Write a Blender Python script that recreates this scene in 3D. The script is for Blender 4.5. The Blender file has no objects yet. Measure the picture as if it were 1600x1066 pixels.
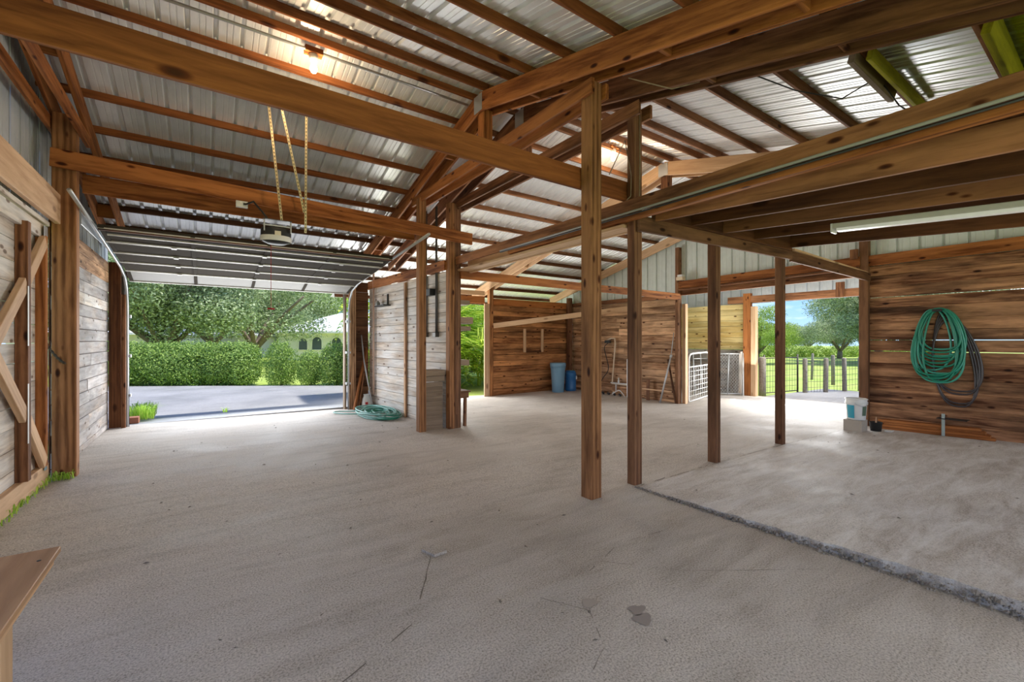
import bpy, bmesh, math, random
import numpy as np
from mathutils import Vector, Matrix, Euler
random.seed(7)
C = bpy.context.scene.collection
S = bpy.context.scene
PI = math.pi
# ------------------------------------------------------------------ camera, sky, sun, lights, exposure
cd = bpy.data.cameras.new('camera'); cam = bpy.data.objects.new('camera', cd); C.objects.link(cam)
cam.location = (0, 0, 1.5); cam.rotation_euler = (PI/2, 0, math.radians(-35))
cd.sensor_width = 36; cd.lens = 686/1600*36; cd.shift_y = -1/1600; cd.clip_start = .05; cd.clip_end = 500
S.camera = cam
S.view_settings.view_transform = 'Standard'; S.view_settings.look = 'None'
S.view_settings.gamma = 1; S.view_settings.use_curve_mapping = False
S.view_settings.exposure = 1.3

W = bpy.data.worlds.new('sky'); S.world = W; W.use_nodes = True
nt = W.node_tree; nt.nodes.clear()
def N(nt, t, **k):
    n = nt.nodes.new(t)
    for a, b in k.items():
        if a in ('op', 'operation'): n.operation = b
        elif hasattr(n, a): setattr(n, a, b)
        else: n.inputs[a].default_value = b
    return n
def ramp(nt, stops, fac=None):
    n = nt.nodes.new('ShaderNodeValToRGB'); e = n.color_ramp.elements
    while len(e) < len(stops): e.new(.5)
    for i, (p, c) in enumerate(stops):
        e[i].position = p; e[i].color = (*c, 1) if len(c) == 3 else c
    if fac is not None: nt.links.new(fac, n.inputs[0])
    return n
tc = N(nt, 'ShaderNodeTexCoord'); sx = N(nt, 'ShaderNodeSeparateXYZ'); nt.links.new(tc.outputs['Generated'], sx.inputs[0])
rp = ramp(nt, [(0.0, (.50, .74, 1.0)), (.12, (.22, .50, 1.0)), (.45, (.10, .30, .85)), (1, (.06, .2, .65))], sx.outputs['Z'])
mp = N(nt, 'ShaderNodeMapping'); mp.inputs['Scale'].default_value = (1, 1, 3); nt.links.new(tc.outputs['Generated'], mp.inputs[0])
cn = N(nt, 'ShaderNodeTexNoise', Scale=2.6, Detail=6, Roughness=.6); nt.links.new(mp.outputs[0], cn.inputs['Vector'])
cr = ramp(nt, [(.50, (0, 0, 0)), (.66, (1, 1, 1))], cn.outputs[0])
mx = N(nt, 'ShaderNodeMixRGB'); nt.links.new(cr.outputs[0], mx.inputs[0]); nt.links.new(rp.outputs[0], mx.inputs[1]); mx.inputs[2].default_value = (1.15, 1.15, 1.2, 1)
bg = N(nt, 'ShaderNodeBackground'); bg.inputs[1].default_value = .56; nt.links.new(mx.outputs[0], bg.inputs[0])
wo = N(nt, 'ShaderNodeOutputWorld'); nt.links.new(bg.outputs[0], wo.inputs[0])

def light(name, kind, loc, energy, color, rot=(0, 0, 0), **k):
    l = bpy.data.lights.new(name, kind); l.energy = energy; l.color = color
    for a, b in k.items(): setattr(l, a, b)
    o = bpy.data.objects.new(name, l); C.objects.link(o); o.location = loc; o.rotation_euler = rot; return o
light('sun', 'SUN', (0, 0, 20), 2.5, (1, .95, .86), (math.radians(17), math.radians(14), 0), angle=math.radians(3))
# added fill lamp behind the camera, as if the unseen near side were open
light('fill_open_side', 'AREA', (4.2, -3.3, 2.6), 150, (1, .94, .86), (math.radians(38), 0, 0), shape='RECTANGLE', size=15, size_y=3.0)
light('daylight_fill_garage', 'AREA', (.7, 10.9, 1.25), 60, (.95, .98, 1), (math.radians(-68), 0, 0), shape='RECTANGLE', size=3.5, size_y=2.0, specular_factor=.35)  # added lamp topping up the daylight at the garage opening
light('daylight_fill_stable', 'AREA', (12.9, 4.6, 1.3), 65, (.95, .98, 1), (math.radians(70), 0, math.radians(90)), shape='RECTANGLE', size=3.2, size_y=2.2, specular_factor=.35)  # added lamp boosting daylight from the stable opening

light('daylight_fill_side', 'AREA', (5.1, 12.2, 1.5), 90, (.97, .99, 1), (math.radians(-62), 0, 0), shape='RECTANGLE', size=2.8, size_y=2.2, specular_factor=.35)  # added lamp lifting the far floor from the side opening
# added lamps in the two openings, standing in for light off sunlit ground
light('yard_bounce_fill', 'AREA', (12.6, 4.9, .25), 130, (1, .97, .92), (math.radians(140), 0, math.radians(90)), shape='RECTANGLE', size=3.4, size_y=1.5, specular_factor=.2)
light('garden_bounce_fill', 'AREA', (5.0, 12.6, .25), 90, (1, .98, .9), (math.radians(-140), 0, 0), shape='RECTANGLE', size=3.0, size_y=1.5, specular_factor=.2)

# ------------------------------------------------------------------ materials
MATS = {}
def newmat(name):
    m = bpy.data.materials.new(name); m.use_nodes = True; nt = m.node_tree
    return m, nt, nt.nodes['Principled BSDF']
def plain(name, col, rough=.6, metal=0, emit=None, es=1, var=.0):
    if name in MATS: return MATS[name]
    m, nt, b = newmat(name)
    b.inputs['Roughness'].default_value = rough; b.inputs['Metallic'].default_value = metal
    n = N(nt, 'ShaderNodeTexNoise', Scale=7, Detail=4)
    tc = N(nt, 'ShaderNodeTexCoord'); nt.links.new(tc.outputs['Object'], n.inputs['Vector'])
    v = max(var, .02)
    r = ramp(nt, [(.3, tuple(c*(1-v*1.5) for c in col)), (.7, tuple(min(1, c*(1+v)) for c in col))], n.outputs[0])
    nt.links.new(r.outputs[0], b.inputs['Base Color'])
    if emit: b.inputs['Emission Color'].default_value = (*emit, 1); b.inputs['Emission Strength'].default_value = es
    MATS[name] = m; return m
def wood(name, dark, lite, knot=.5, kn=1., weather=0., wcol=(.38, .35, .32), contrast=1., rough=.75, var=.25, stain=0., bump=.25):
    """grain runs along local X; each piece is shifted by its own random number"""
    m, nt, b = newmat(name); L = nt.links.new
    tc = N(nt, 'ShaderNodeTexCoord'); oi = N(nt, 'ShaderNodeObjectInfo')
    k = N(nt, 'ShaderNodeMath', op='MULTIPLY'); k.inputs[1].default_value = 37.; L(oi.outputs['Random'], k.inputs[0])
    ad = N(nt, 'ShaderNodeVectorMath', op='ADD'); L(tc.outputs['Object'], ad.inputs[0]); L(k.outputs[0], ad.inputs[1])
    mp = N(nt, 'ShaderNodeMapping'); mp.inputs['Scale'].default_value = (1.1, 13, 13); L(ad.outputs[0], mp.inputs[0])
    n1 = N(nt, 'ShaderNodeTexNoise', Scale=1.6, Detail=7, Roughness=.62, Distortion=.5); L(mp.outputs[0], n1.inputs['Vector'])
    mp2 = N(nt, 'ShaderNodeMapping'); mp2.inputs['Scale'].default_value = (.8, 3.2, 3.2); L(ad.outputs[0], mp2.inputs[0])
    n2 = N(nt, 'ShaderNodeTexNoise', Scale=1.7, Detail=3); L(mp2.outputs[0], n2.inputs['Vector'])
    wv = N(nt, 'ShaderNodeTexWave', Scale=1.4, Distortion=7, Detail=2); wv.bands_direction = 'Y'
    wv.inputs['Detail Scale'].default_value = .6
    mp3 = N(nt, 'ShaderNodeMapping'); mp3.inputs['Scale'].default_value = (.35, 4, 4); L(ad.outputs[0], mp3.inputs[0]); L(mp3.outputs[0], wv.inputs['Vector'])
    g = N(nt, 'ShaderNodeMath', op='MULTIPLY_ADD'); L(wv.outputs[0], g.inputs[0]); g.inputs[1].default_value = .22*contrast; L(n1.outputs[0], g.inputs[2])
    lo, hi = .5-.22/contrast+.08, .5+.22/contrast+.12
    r = ramp(nt, [(lo, dark), (hi, lite)], g.outputs[0])
    col = r.outputs[0]
    def mixc(fac, a, bcol, mode='MIX'):
        x = N(nt, 'ShaderNodeMixRGB', blend_type=mode)
        if isinstance(fac, float): x.inputs[0].default_value = fac
        else: L(fac, x.inputs[0])
        L(a, x.inputs[1])
        if isinstance(bcol, tuple): x.inputs[2].default_value = (*bcol, 1)
        else: L(bcol, x.inputs[2])
        return x.outputs[0]
    if weather > 0:
        wr = ramp(nt, [(.5-.35*weather, (0, 0, 0)), (.75-.3*weather, (1, 1, 1))], n2.outputs[0])
        x = mixc(wr.outputs[0], col, wcol)
        g2 = ramp(nt, [(.3, (.55, .55, .55)), (.65, (1, 1, 1))], n1.outputs[0])
        col = mixc(.75, x, g2.outputs[0], 'MULTIPLY')
    if stain > 0:
        sn = N(nt, 'ShaderNodeTexNoise', Scale=.9, Detail=5, Roughness=.65); L(mp2.outputs[0], sn.inputs['Vector'])
        sr = ramp(nt, [(.42, (1, 1, 1)), (.62, (1-stain,)*3)], sn.outputs[0])
        col = mixc(1., col, sr.outputs[0], 'MULTIPLY')
    if knot > 0:
        mk = N(nt, 'ShaderNodeMapping'); mk.inputs['Scale'].default_value = (1.7*kn, 4.2*kn, 4.2*kn); L(ad.outputs[0], mk.inputs[0])
        vo = N(nt, 'ShaderNodeTexVoronoi', Scale=1.); L(mk.outputs[0], vo.inputs['Vector'])
        kr = ramp(nt, [(.06, (.10, .055, .03)), (.11, (.30, .18, .11)), (.17, (1, 1, 1))], vo.outputs['Distance'])
        col = mixc(knot, col, kr.outputs[0], 'MULTIPLY')
    hv = N(nt, 'ShaderNodeHueSaturation'); L(col, hv.inputs['Color'])
    mr = N(nt, 'ShaderNodeMapRange'); L(oi.outputs['Random'], mr.inputs[0]); mr.inputs[3].default_value = 1-var; mr.inputs[4].default_value = 1+var
    L(mr.outputs[0], hv.inputs['Value'])
    L(hv.outputs[0], b.inputs['Base Color']); b.inputs['Roughness'].default_value = rough
    b.inputs['Specular IOR Level'].default_value = .25
    bp = N(nt, 'ShaderNodeBump', Strength=bump, Distance=.01); L(n1.outputs[0], bp.inputs['Height']); L(bp.outputs[0], b.inputs['Normal'])
    MATS[name] = m; return m
WO = wood('orange_lumber', (.15, .042, .009), (.47, .175, .052), knot=1., kn=1.7, var=.12, contrast=1.25)
WO2 = wood('shaded_orange_lumber', (.105, .028, .007), (.34, .115, .033), knot=.9, var=.10)  # orange lumber darkened to paint shade on the big board and purlins
WB = wood('brown_lumber', (.11, .04, .015), (.37, .165, .075), knot=1., kn=1.7, var=.18, stain=.35, contrast=1.25)
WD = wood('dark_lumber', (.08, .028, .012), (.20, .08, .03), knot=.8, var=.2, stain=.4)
WP = wood('post_lumber', (.15, .058, .02), (.41, .19, .08), knot=1., kn=1.7, var=.1, stain=.25, contrast=1.25)
WPD = wood('post_lumber_brown', (.12, .05, .025), (.27, .13, .065), knot=1., kn=1.7, var=.1, stain=.4, contrast=1.25)
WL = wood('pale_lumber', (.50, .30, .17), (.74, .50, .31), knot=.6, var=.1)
WPL = wood('stall_planks', (.12, .044, .018), (.60, .31, .16), knot=1., kn=1.7, var=.22, stain=.6, contrast=1.25)
WPG = wood('end_wall_planks', (.23, .105, .045), (.76, .46, .26), knot=1., kn=1.7, var=.2, stain=.5, contrast=1.25)
WPB = wood('back_wall_planks', (.17, .057, .016), (.64, .29, .11), knot=1., kn=1.7, var=.2, stain=.5, contrast=1.25)
WW = wood('weathered_planks', (.50, .36, .26), (.82, .70, .57), knot=.8, kn=1.7, weather=.5, wcol=(.78, .73, .68), var=.1, contrast=1.25)
WG = wood('grey_planks', (.34, .24, .18), (.60, .48, .39), knot=.8, kn=1.7, weather=.7, wcol=(.56, .51, .49), var=.22, stain=.45, contrast=1.25)
WY = wood('yellow_planks', (.68, .46, .15), (.92, .74, .36), knot=1., kn=1.7, var=.12, stain=.2, contrast=1.25)
WGR = wood('grey_board', (.22, .16, .11), (.36, .27, .19), knot=.3, var=.1)
WYP = wood('yellow_painted_lumber', (.36, .33, .02), (.62, .56, .03), knot=.3, var=.1, stain=.5)
WPLY = wood('plywood', (.42, .22, .11), (.56, .32, .17), knot=.5, var=.03, stain=.3, rough=.45)
WFP = wood('fence_post_wood', (.20, .17, .14), (.36, .32, .28), knot=.3, var=.1)
BLK = plain('black_plastic', (.02, .02, .02), .5)
WHT = plain('white_plastic', (.75, .75, .73), .4)
GALV = plain('galvanised_steel', (.55, .56, .57), .4, .7)
DKM = plain('dark_steel', (.10, .09, .08), .5, .6)
GRN = plain('green_hose', (.015, .23, .15), .3)
GRNL = plain('pale_green_hose', (.16, .38, .33), .35)
DKH = plain('dark_hose', (.06, .05, .055), .35)
def roofmat():
    m, nt, b = newmat('roof_metal'); L = nt.links.new
    tc = N(nt, 'ShaderNodeTexCoord'); mp = N(nt, 'ShaderNodeMapping'); mp.inputs['Scale'].default_value = (9, .7, 9); L(tc.outputs['Object'], mp.inputs[0])
    n = N(nt, 'ShaderNodeTexNoise', Scale=1.3, Detail=6, Roughness=.65); L(mp.outputs[0], n.inputs['Vector'])
    r = ramp(nt, [(.3, (.82, .83, .85)), (.7, (.95, .96, .97))], n.outputs[0])
    # yellow paint overspray on the sheets near the stall eave
    sp = N(nt, 'ShaderNodeSeparateXYZ'); L(tc.outputs['Object'], sp.inputs[0])
    a = N(nt, 'ShaderNodeMapRange'); a.inputs[1].default_value = .62; a.inputs[2].default_value = .50; L(sp.outputs['Y'], a.inputs[0])
    c = N(nt, 'ShaderNodeMapRange'); c.inputs[1].default_value = 4.0; c.inputs[2].default_value = 4.3; L(sp.outputs['X'], c.inputs[0])
    mm = N(nt, 'ShaderNodeMath', op='MULTIPLY'); L(a.outputs[0], mm.inputs[0]); L(c.outputs[0], mm.inputs[1])
    x = N(nt, 'ShaderNodeMixRGB'); L(mm.outputs[0], x.inputs[0]); L(r.outputs[0], x.inputs[1]); x.inputs[2].default_value = (.36, .38, .03, 1)
    L(x.outputs[0], b.inputs['Base Color'])
    b.inputs['Metallic'].default_value = .38; b.inputs['Roughness'].default_value = .33
    MATS['roof'] = m; return m
ROOF = roofmat()
SIDE = plain('siding_metal', (.66, .72, .69), .6, 0, var=.04)
SIDEG = plain('grey_siding_metal', (.46, .48, .50), .7, 0, var=.04)
def concrete(name, c1, c2, c3, white=0.):
    m, nt, b = newmat(name); L = nt.links.new
    tc = N(nt, 'ShaderNodeTexCoord')
    n1 = N(nt, 'ShaderNodeTexNoise', Scale=.55, Detail=6, Roughness=.6, Distortion=.4); L(tc.outputs['Object'], n1.inputs['Vector'])
    n2 = N(nt, 'ShaderNodeTexNoise', Scale=95, Detail=6, Roughness=.75); L(tc.outputs['Object'], n2.inputs['Vector'])
    mp = N(nt, 'ShaderNodeMapping'); mp.inputs['Scale'].default_value = (.5, 2.2, 1); mp.inputs['Rotation'].default_value = (0, 0, .12); L(tc.outputs['Object'], mp.inputs[0])
    n3 = N(nt, 'ShaderNodeTexNoise', Scale=1.6, Detail=7, Roughness=.65, Distortion=.8); L(mp.outputs[0], n3.inputs['Vector'])
    r1 = ramp(nt, [(.35, c1), (.62, c2)], n1.outputs[0])
    r3 = ramp(nt, [(.30, c3), (.5, (1, 1, 1)), (.72, (1.0, 1.0, 1.0))], n3.outputs[0])
    x = N(nt, 'ShaderNodeMixRGB', blend_type='MULTIPLY'); x.inputs[0].default_value = .55; L(r1.outputs[0], x.inputs[1]); L(r3.outputs[0], x.inputs[2])
    r2 = ramp(nt, [(.38, (.42, .40, .37)), (.5, (.92, .92, .92)), (.62, (1.18, 1.18, 1.18))], n2.outputs[0])
    y = N(nt, 'ShaderNodeMixRGB', blend_type='MULTIPLY'); y.inputs[0].default_value = 1.; L(x.outputs[0], y.inputs[1]); L(r2.outputs[0], y.inputs[2])
    out = y.outputs[0]
    if white:
        n4 = N(nt, 'ShaderNodeTexNoise', Scale=2.6, Detail=9, Roughness=.75, Distortion=.5); L(mp.outputs[0], n4.inputs['Vector'])
        r4 = ramp(nt, [(.40, (0, 0, 0)), (.66, (white,)*3)], n4.outputs[0])
        z = N(nt, 'ShaderNodeMixRGB'); L(r4.outputs[0], z.inputs[0]); L(out, z.inputs[1]); z.inputs[2].default_value = (.74, .72, .71, 1); out = z.outputs[0]
    L(out, b.inputs['Base Color']); 
    rr = ramp(nt, [(.4, (.62,)*3), (.6, (.85,)*3)], n1.outputs[0]); L(rr.outputs[0], b.inputs['Roughness'])
    b.inputs['Specular IOR Level'].default_value = .3
    bp = N(nt, 'ShaderNodeBump', Strength=.35, Distance=.01); L(n2.outputs[0], bp.inputs['Height']); L(bp.outputs[0], b.inputs['Normal'])
    return m
CONC = concrete('concrete', (.44, .385, .33), (.62, .56, .50), (.62, .59, .56), .2)
SLAB = concrete('stall_concrete', (.46, .40, .35), (.62, .57, .53), (.62, .56, .50), .75)
ASPH = concrete('asphalt', (.27, .27, .275), (.36, .36, .37), (.8, .8, .8), .1)
APRON = concrete('apron_concrete', (.26, .25, .24), (.36, .35, .34), (.7, .68, .66), .1)
def grassmat(name, a, b_):
    m, nt, b = newmat(name); L = nt.links.new
    tc = N(nt, 'ShaderNodeTexCoord'); n = N(nt, 'ShaderNodeTexNoise', Scale=.35, Detail=9, Roughness=.75); L(tc.outputs['Object'], n.inputs['Vector'])
    r = ramp(nt, [(.3, a), (.7, b_)], n.outputs[0]); L(r.outputs[0], b.inputs['Base Color']); b.inputs['Roughness'].default_value = .9
    return m
LAWN = grassmat('lawn', (.26, .38, .05), (.46, .53, .13))
def leafmat(name, a, b_):
    m, nt, b = newmat(name); L = nt.links.new
    g = N(nt, 'ShaderNodeNewGeometry')
    r = ramp(nt, [(0, a), (1, b_)], g.outputs['Random Per Island']); L(r.outputs[0], b.inputs['Base Color'])
    b.inputs['Roughness'].default_value = .55
    t = N(nt, 'ShaderNodeBsdfTranslucent'); L(r.outputs[0], t.inputs[0])
    mx = N(nt, 'ShaderNodeMixShader'); mx.inputs[0].default_value = .32
    out = nt.nodes['Material Output']; L(b.outputs[0], mx.inputs[1]); L(t.outputs[0], mx.inputs[2]); L(mx.outputs[0], out.inputs[0])
    return m
HEDGE = leafmat('hedge_leaves', (.06, .15, .025), (.46, .64, .14))
OAK = leafmat('oak_leaves', (.12, .18, .07), (.62, .72, .42))
BRIGHT = leafmat('bright_leaves', (.22, .36, .04), (.50, .62, .14))
PALM = leafmat('palm_leaves', (.22, .46, .03), (.80, .86, .12))

# ------------------------------------------------------------------ builders
def tag(o, label=None, cat=None, group=None, kind=None):
    if label: o['label'] = label
    if cat: o['category'] = cat
    if group: o['group'] = group
    if kind: o['kind'] = kind
    return o
def thing(name, loc=(0, 0, 0), label=None, cat=None, group=None, kind=None):
    o = bpy.data.objects.new(name, None); C.objects.link(o); o.location = loc; o.empty_display_size = .1
    o['_l'] = list(loc)
    return tag(o, label, cat, group, kind)
def wm(o):
    m = o.matrix_basis
    return (wm(o.parent) @ o.matrix_parent_inverse @ m) if o.parent else m.copy()
def link(name, me, mat=None, parent=None, M=None):
    o = bpy.data.objects.new(name, me); C.objects.link(o)
    if mat and not me.materials: me.materials.append(mat)
    if M is not None: o.matrix_basis = M
    if parent is not None:
        o.parent = parent; o.matrix_parent_inverse = wm(parent).inverted()
    return o
def frame(x, up):
    x = Vector(x).normalized(); up = Vector(up)
    y = up.cross(x)
    if y.length < 1e-4: y = Vector((0, 1, 0)).cross(x)
    y.normalize(); z = x.cross(y)
    return Matrix((x, y, z)).transposed()
def boxmesh(L, w, h, bev=0., jit=0.):
    me = bpy.data.meshes.new('board'); a, b, c = L/2, w/2, h/2
    if bev <= 0:
        j = lambda s: random.uniform(-s, s)
        V = [(sx*a, sy*b, sz*c+(j(jit) if jit else 0)) for sx in (-1, 1) for sy in (-1, 1) for sz in (-1, 1)]
        F = [(0, 1, 3, 2), (4, 6, 7, 5), (0, 4, 5, 1), (2, 3, 7, 6), (0, 2, 6, 4), (1, 5, 7, 3)]
        me.from_pydata(V, [], F)
    else:   # eased long edges: octagonal section
        e = bev; sec = [(-b+e, -c), (b-e, -c), (b, -c+e), (b, c-e), (b-e, c), (-b+e, c), (-b, c-e), (-b, -c+e)]
        V = [(-a, y, z) for y, z in sec]+[(a, y, z) for y, z in sec]
        F = [(i, (i+1) % 8, (i+1) % 8+8, i+8) for i in range(8)]+[tuple(range(7, -1, -1)), tuple(range(8, 16))]
        me.from_pydata(V, [], F)
    me.update(); return me
def brd(name, p0, p1, w, h, mat, parent=None, up=(0, 0, 1), bev=.004, jit=0.):
    """a board whose centre line runs p0 to p1; w is its thickness across, h its height along up"""
    p0, p1 = Vector(p0), Vector(p1); d = p1-p0
    me = boxmesh(d.length, w, h, bev, jit)
    M = Matrix.Translation((p0+p1)/2) @ frame(d, up).to_4x4()
    return link(name, me, mat, parent, M)
def bx(name, lo, hi, mat, parent=None, bev=.003, jit=0.):
    """axis-aligned board between two corners, grain along its longest side"""
    lo, hi = Vector(lo), Vector(hi); s = hi-lo; c = (lo+hi)/2; ax = max(range(3), key=lambda i: s[i])
    if ax == 0: p0, p1, w, h, up = (lo.x, c.y, c.z), (hi.x, c.y, c.z), s.y, s.z, (0, 0, 1)
    elif ax == 1: p0, p1, w, h, up = (c.x, lo.y, c.z), (c.x, hi.y, c.z), s.x, s.z, (0, 0, 1)
    else: p0, p1, w, h, up = (c.x, c.y, lo.z), (c.x, c.y, hi.z), s.x, s.y, (0, 1, 0)
    return brd(name, p0, p1, w, h, mat, parent, up, bev, jit)
def tubemesh(pts, r, n=8, closed=False, taper=None):
    pts = [Vector(p) for p in pts]; V = []; F = []; m = len(pts); prev = None
    for i, p in enumerate(pts):
        t = (pts[(i+1) % m]-pts[i-1]) if closed else (pts[min(i+1, m-1)]-pts[max(i-1, 0)])
        t.normalize()
        if prev is None: prev = Vector((0, 0, 1)) if abs(t.z) < .9 else Vector((1, 0, 0))
        u = (prev-t*prev.dot(t)).normalized(); prev = u; v = t.cross(u)
        rr = r if taper is None else r*(1+(taper-1)*i/(m-1))
        for k in range(n):
            a = 2*PI*k/n; V.append(p+u*math.cos(a)*rr+v*math.sin(a)*rr)
    for i in range(m if closed else m-1):
        for k in range(n):
            a, b = i*n+k, i*n+(k+1) % n; c = ((i+1) % m)*n
            F.append((a, b, c+(k+1) % n, c+k))
    if not closed: F += [tuple(range(n-1, -1, -1)), tuple((m-1)*n+k for k in range(n))]
    me = bpy.data.meshes.new('tube'); me.from_pydata([tuple(v) for v in V], [], F)
    me.polygons.foreach_set('use_smooth', [True]*len(me.polygons)); me.update(); return me
def tube(name, pts, r, mat, parent=None, n=8, closed=False, taper=None):
    return link(name, tubemesh(pts, r, n, closed, taper), mat, parent)
def lathemesh(prof, n=28, cap=True):
    V = []; F = []
    for r, z in prof:
        for k in range(n): V.append((r*math.cos(2*PI*k/n), r*math.sin(2*PI*k/n), z))
    for i in range(len(prof)-1):
        for k in range(n): F.append((i*n+k, i*n+(k+1) % n, (i+1)*n+(k+1) % n, (i+1)*n+k))
    if cap: F += [tuple(range(n-1, -1, -1)), tuple((len(prof)-1)*n+k for k in range(n))]
    me = bpy.data.meshes.new('turned'); me.from_pydata(V, [], F)
    me.polygons.foreach_set('use_smooth', [len(p.vertices) == 4 for p in me.polygons]); me.update(); return me
def joined(name, metas, mat, parent=None):
    """several boxes/tubes as one part: metas = list of (mesh, matrix or None)"""
    V = []; F = []
    for me, M in metas:
        o = len(V)
        for v in me.vertices: V.append(tuple(M @ v.co) if M is not None else tuple(v.co))
        for p in me.polygons: F.append(tuple(i+o for i in p.vertices))
    me = bpy.data.meshes.new(name); me.from_pydata(V, [], F); me.update()
    return link(name, me, mat, parent)
def bm_(lo, hi):
    lo, hi = Vector(lo), Vector(hi); s = hi-lo
    return boxmesh(s.x, s.y, s.z), Matrix.Translation((lo+hi)/2)
def mesh(name, V, F, mat, parent=None):
    me = bpy.data.meshes.new(name); me.from_pydata([tuple(v) for v in V], [], F); me.update(); return link(name, me, mat, parent)

# ------------------------------------------------------------------ floor and slabs (the slab falls away a little to the back and side)
RK = [-3, 3.6, 5.1, 6.9, 10.05, 14]; DK = [-4, 2.95, 6.8, 10.8, 12]
ZT = [[0, 0, 0, -.01, -.084, -.13], [0, 0, 0, -.01, -.084, -.13], [0, -.02, -.05, -.09, -.138, -.15], [-.01, -.08, -.11, -.145, -.12, -.15], [-.02, -.08, -.11, -.145, -.13, -.15]]
def fz(r, d):
    r = min(max(r, RK[0]), RK[-1]); d = min(max(d, DK[0]), DK[-1])
    i = max(k for k in range(len(RK)-1) if RK[k] <= r); j = max(k for k in range(len(DK)-1) if DK[k] <= d)
    u = (r-RK[i])/(RK[i+1]-RK[i]); v = (d-DK[j])/(DK[j+1]-DK[j])
    return (ZT[j][i]*(1-u)+ZT[j][i+1]*u)*(1-v)+(ZT[j+1][i]*(1-u)+ZT[j+1][i+1]*u)*v
def sheet(name, x0, x1, y0, y1, zf, mat, nx, ny, thick=.12, edge=None, kind='structure'):
    V = []; F = []
    for j in range(ny+1):
        for i in range(nx+1):
            x = x0+(x1-x0)*i/nx; y = y0+(y1-y0)*j/ny
            if edge: x, y = edge(x, y, i, j, nx, ny)
            V.append((x, y, zf(x, y)))
    w = nx+1
    F = [(j*w+i, j*w+i+1, (j+1)*w+i+1, (j+1)*w+i) for j in range(ny) for i in range(nx)]
    ring = [i for i in range(w)]+[j*w+nx for j in range(1, ny+1)]+[ny*w+i for i in range(nx-1, -1, -1)]+[j*w for j in range(ny-1, 0, -1)]
    o = len(V)
    for k in ring: V.append((V[k][0], V[k][1], V[k][2]-thick))
    m = len(ring)
    for k in range(m): F.append((ring[k], o+k, o+(k+1) % m, ring[(k+1) % m]))
    ob = mesh(name, V, F, mat); ob['kind'] = kind; return ob
floor = sheet('floor', -1.62, 13.45, -3.2, 10.45, fz, CONC, 60, 54)
sheet('floor', 3.0, 10.35, 10.45, 11.3, fz, CONC, 20, 3)
tag(bpy.data.objects['floor.001'], kind='structure')
def slz(r, d):
    k = .033*(1-.36*min(1, max(0, (r-3.64)/6.4)))
    return fz(r, 2.95)+k*max(0, 2.93-d)+.004
def sled(x, y, i, j, nx, ny):
    rr = random.Random(i*991+j*37)
    if i == 0: x += rr.uniform(-.022, .014)
    if j == ny: y += rr.uniform(-.008, .008)
    return x, y
sheet('floor_stall_slab', 3.63, 10.02, -3.1, 2.93, slz, SLAB, 60, 110, thick=.16, edge=sled)
# rubble crumbling off the slab edge
V = []; F = []
rr = random.Random(3)
for k in range(900):
    d = rr.uniform(-.6, 2.95); x = 3.62-abs(rr.gauss(0, .022)); s = rr.uniform(.004, .014)*(1 if rr.random() < .9 else 1.8)
    z = rr.uniform(0, max(.004, slz(3.64, d)*.75)) if x > 3.585 else 0
    o = len(V); V += [(x-s, d, z), (x, d-s, z), (x+s, d, z), (x, d+s, z), (x+rr.uniform(-s, s)*.5, d, z+s*1.1)]
    F += [(o, o+1, o+4), (o+1, o+2, o+4), (o+2, o+3, o+4), (o+3, o, o+4)]
tag(mesh('rubble', V, F, plain('grit', (.24, .21, .18), .95)), 'crumbled concrete grit along the broken edge of the stall slab', 'rubble', kind='stuff')
# control joints, cracks: shallow dark seams lying in the slab
DARKC = plain('crack_dirt', (.17, .145, .12), .95)
def crack(pts, w, seed=0, name='floor_crack', lift=.0015):
    r_ = random.Random(seed); P = []
    for a, b in zip(pts, pts[1:]):
        n = max(2, int(math.dist(a, b)/.07))
        for k in range(n): P.append((a[0]+(b[0]-a[0])*k/n, a[1]+(b[1]-a[1])*k/n))
    P.append(pts[-1]); V = []; F = []
    for i, (x, y) in enumerate(P):
        dx, dy = (P[min(i+1, len(P)-1)][0]-P[max(i-1, 0)][0], P[min(i+1, len(P)-1)][1]-P[max(i-1, 0)][1]); l = math.hypot(dx, dy) or 1
        nx_, ny_ = -dy/l, dx/l; j = r_.uniform(-1, 1)*w*1.2; ww = w*r_.uniform(.3, 1)
        for s in (-1, 1):
            X, Y = x+nx_*(j+s*ww), y+ny_*(j+s*ww); V.append((X, Y, fz(X, Y)+lift))
        if i and r_.random() < .72: F.append((2*i-2, 2*i-1, 2*i+1, 2*i))
    o = mesh(name, V, F, DARKC); o['kind'] = 'structure'; return o
crack([(3.7, 2.96), (5.1, 2.97), (6.9, 2.96), (9.9, 2.95)], .006, 1)
crack([(-1.2, 2.1), (-.25, 2.0), (.4, 1.95), (.9, 2.2), (1.33, 2.88)], .005, 2)
crack([(2.05, 2.05), (2.5, 2.2), (2.95, 2.15)], .003, 3)
crack([(1.3, 1.35), (1.6, 1.5), (1.75, 1.75), (1.6, 2.0)], .002, 4)
crack([(3.6, 6.75), (6.9, 6.7), (10.0, 6.9)], .004, 5)
crack([(10.06, 2.7), (10.08, 6.9)], .006, 7)
crack([(2.2, 2.1), (2.55, 1.7), (3.3, 1.2)], .002, 8)
STAIN = plain('oil_stain', (.29, .25, .225), .7)
def blot(x, y, a, b, mat, name, label, cat, seed=0):
    r_ = random.Random(seed); V = [(x, y, fz(x, y)+.003)]; n = 26
    for k in range(n):
        t = 2*PI*k/n; q = 1+.18*math.sin(3*t+seed)+r_.uniform(-.08, .08); V.append((x+a*q*math.cos(t), y+b*q*math.sin(t), fz(x, y)+.003))
    return tag(mesh(name, V, [(0, 1+k, 1+(k+1) % n) for k in range(n)], mat), label, cat, kind='stuff')
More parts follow.
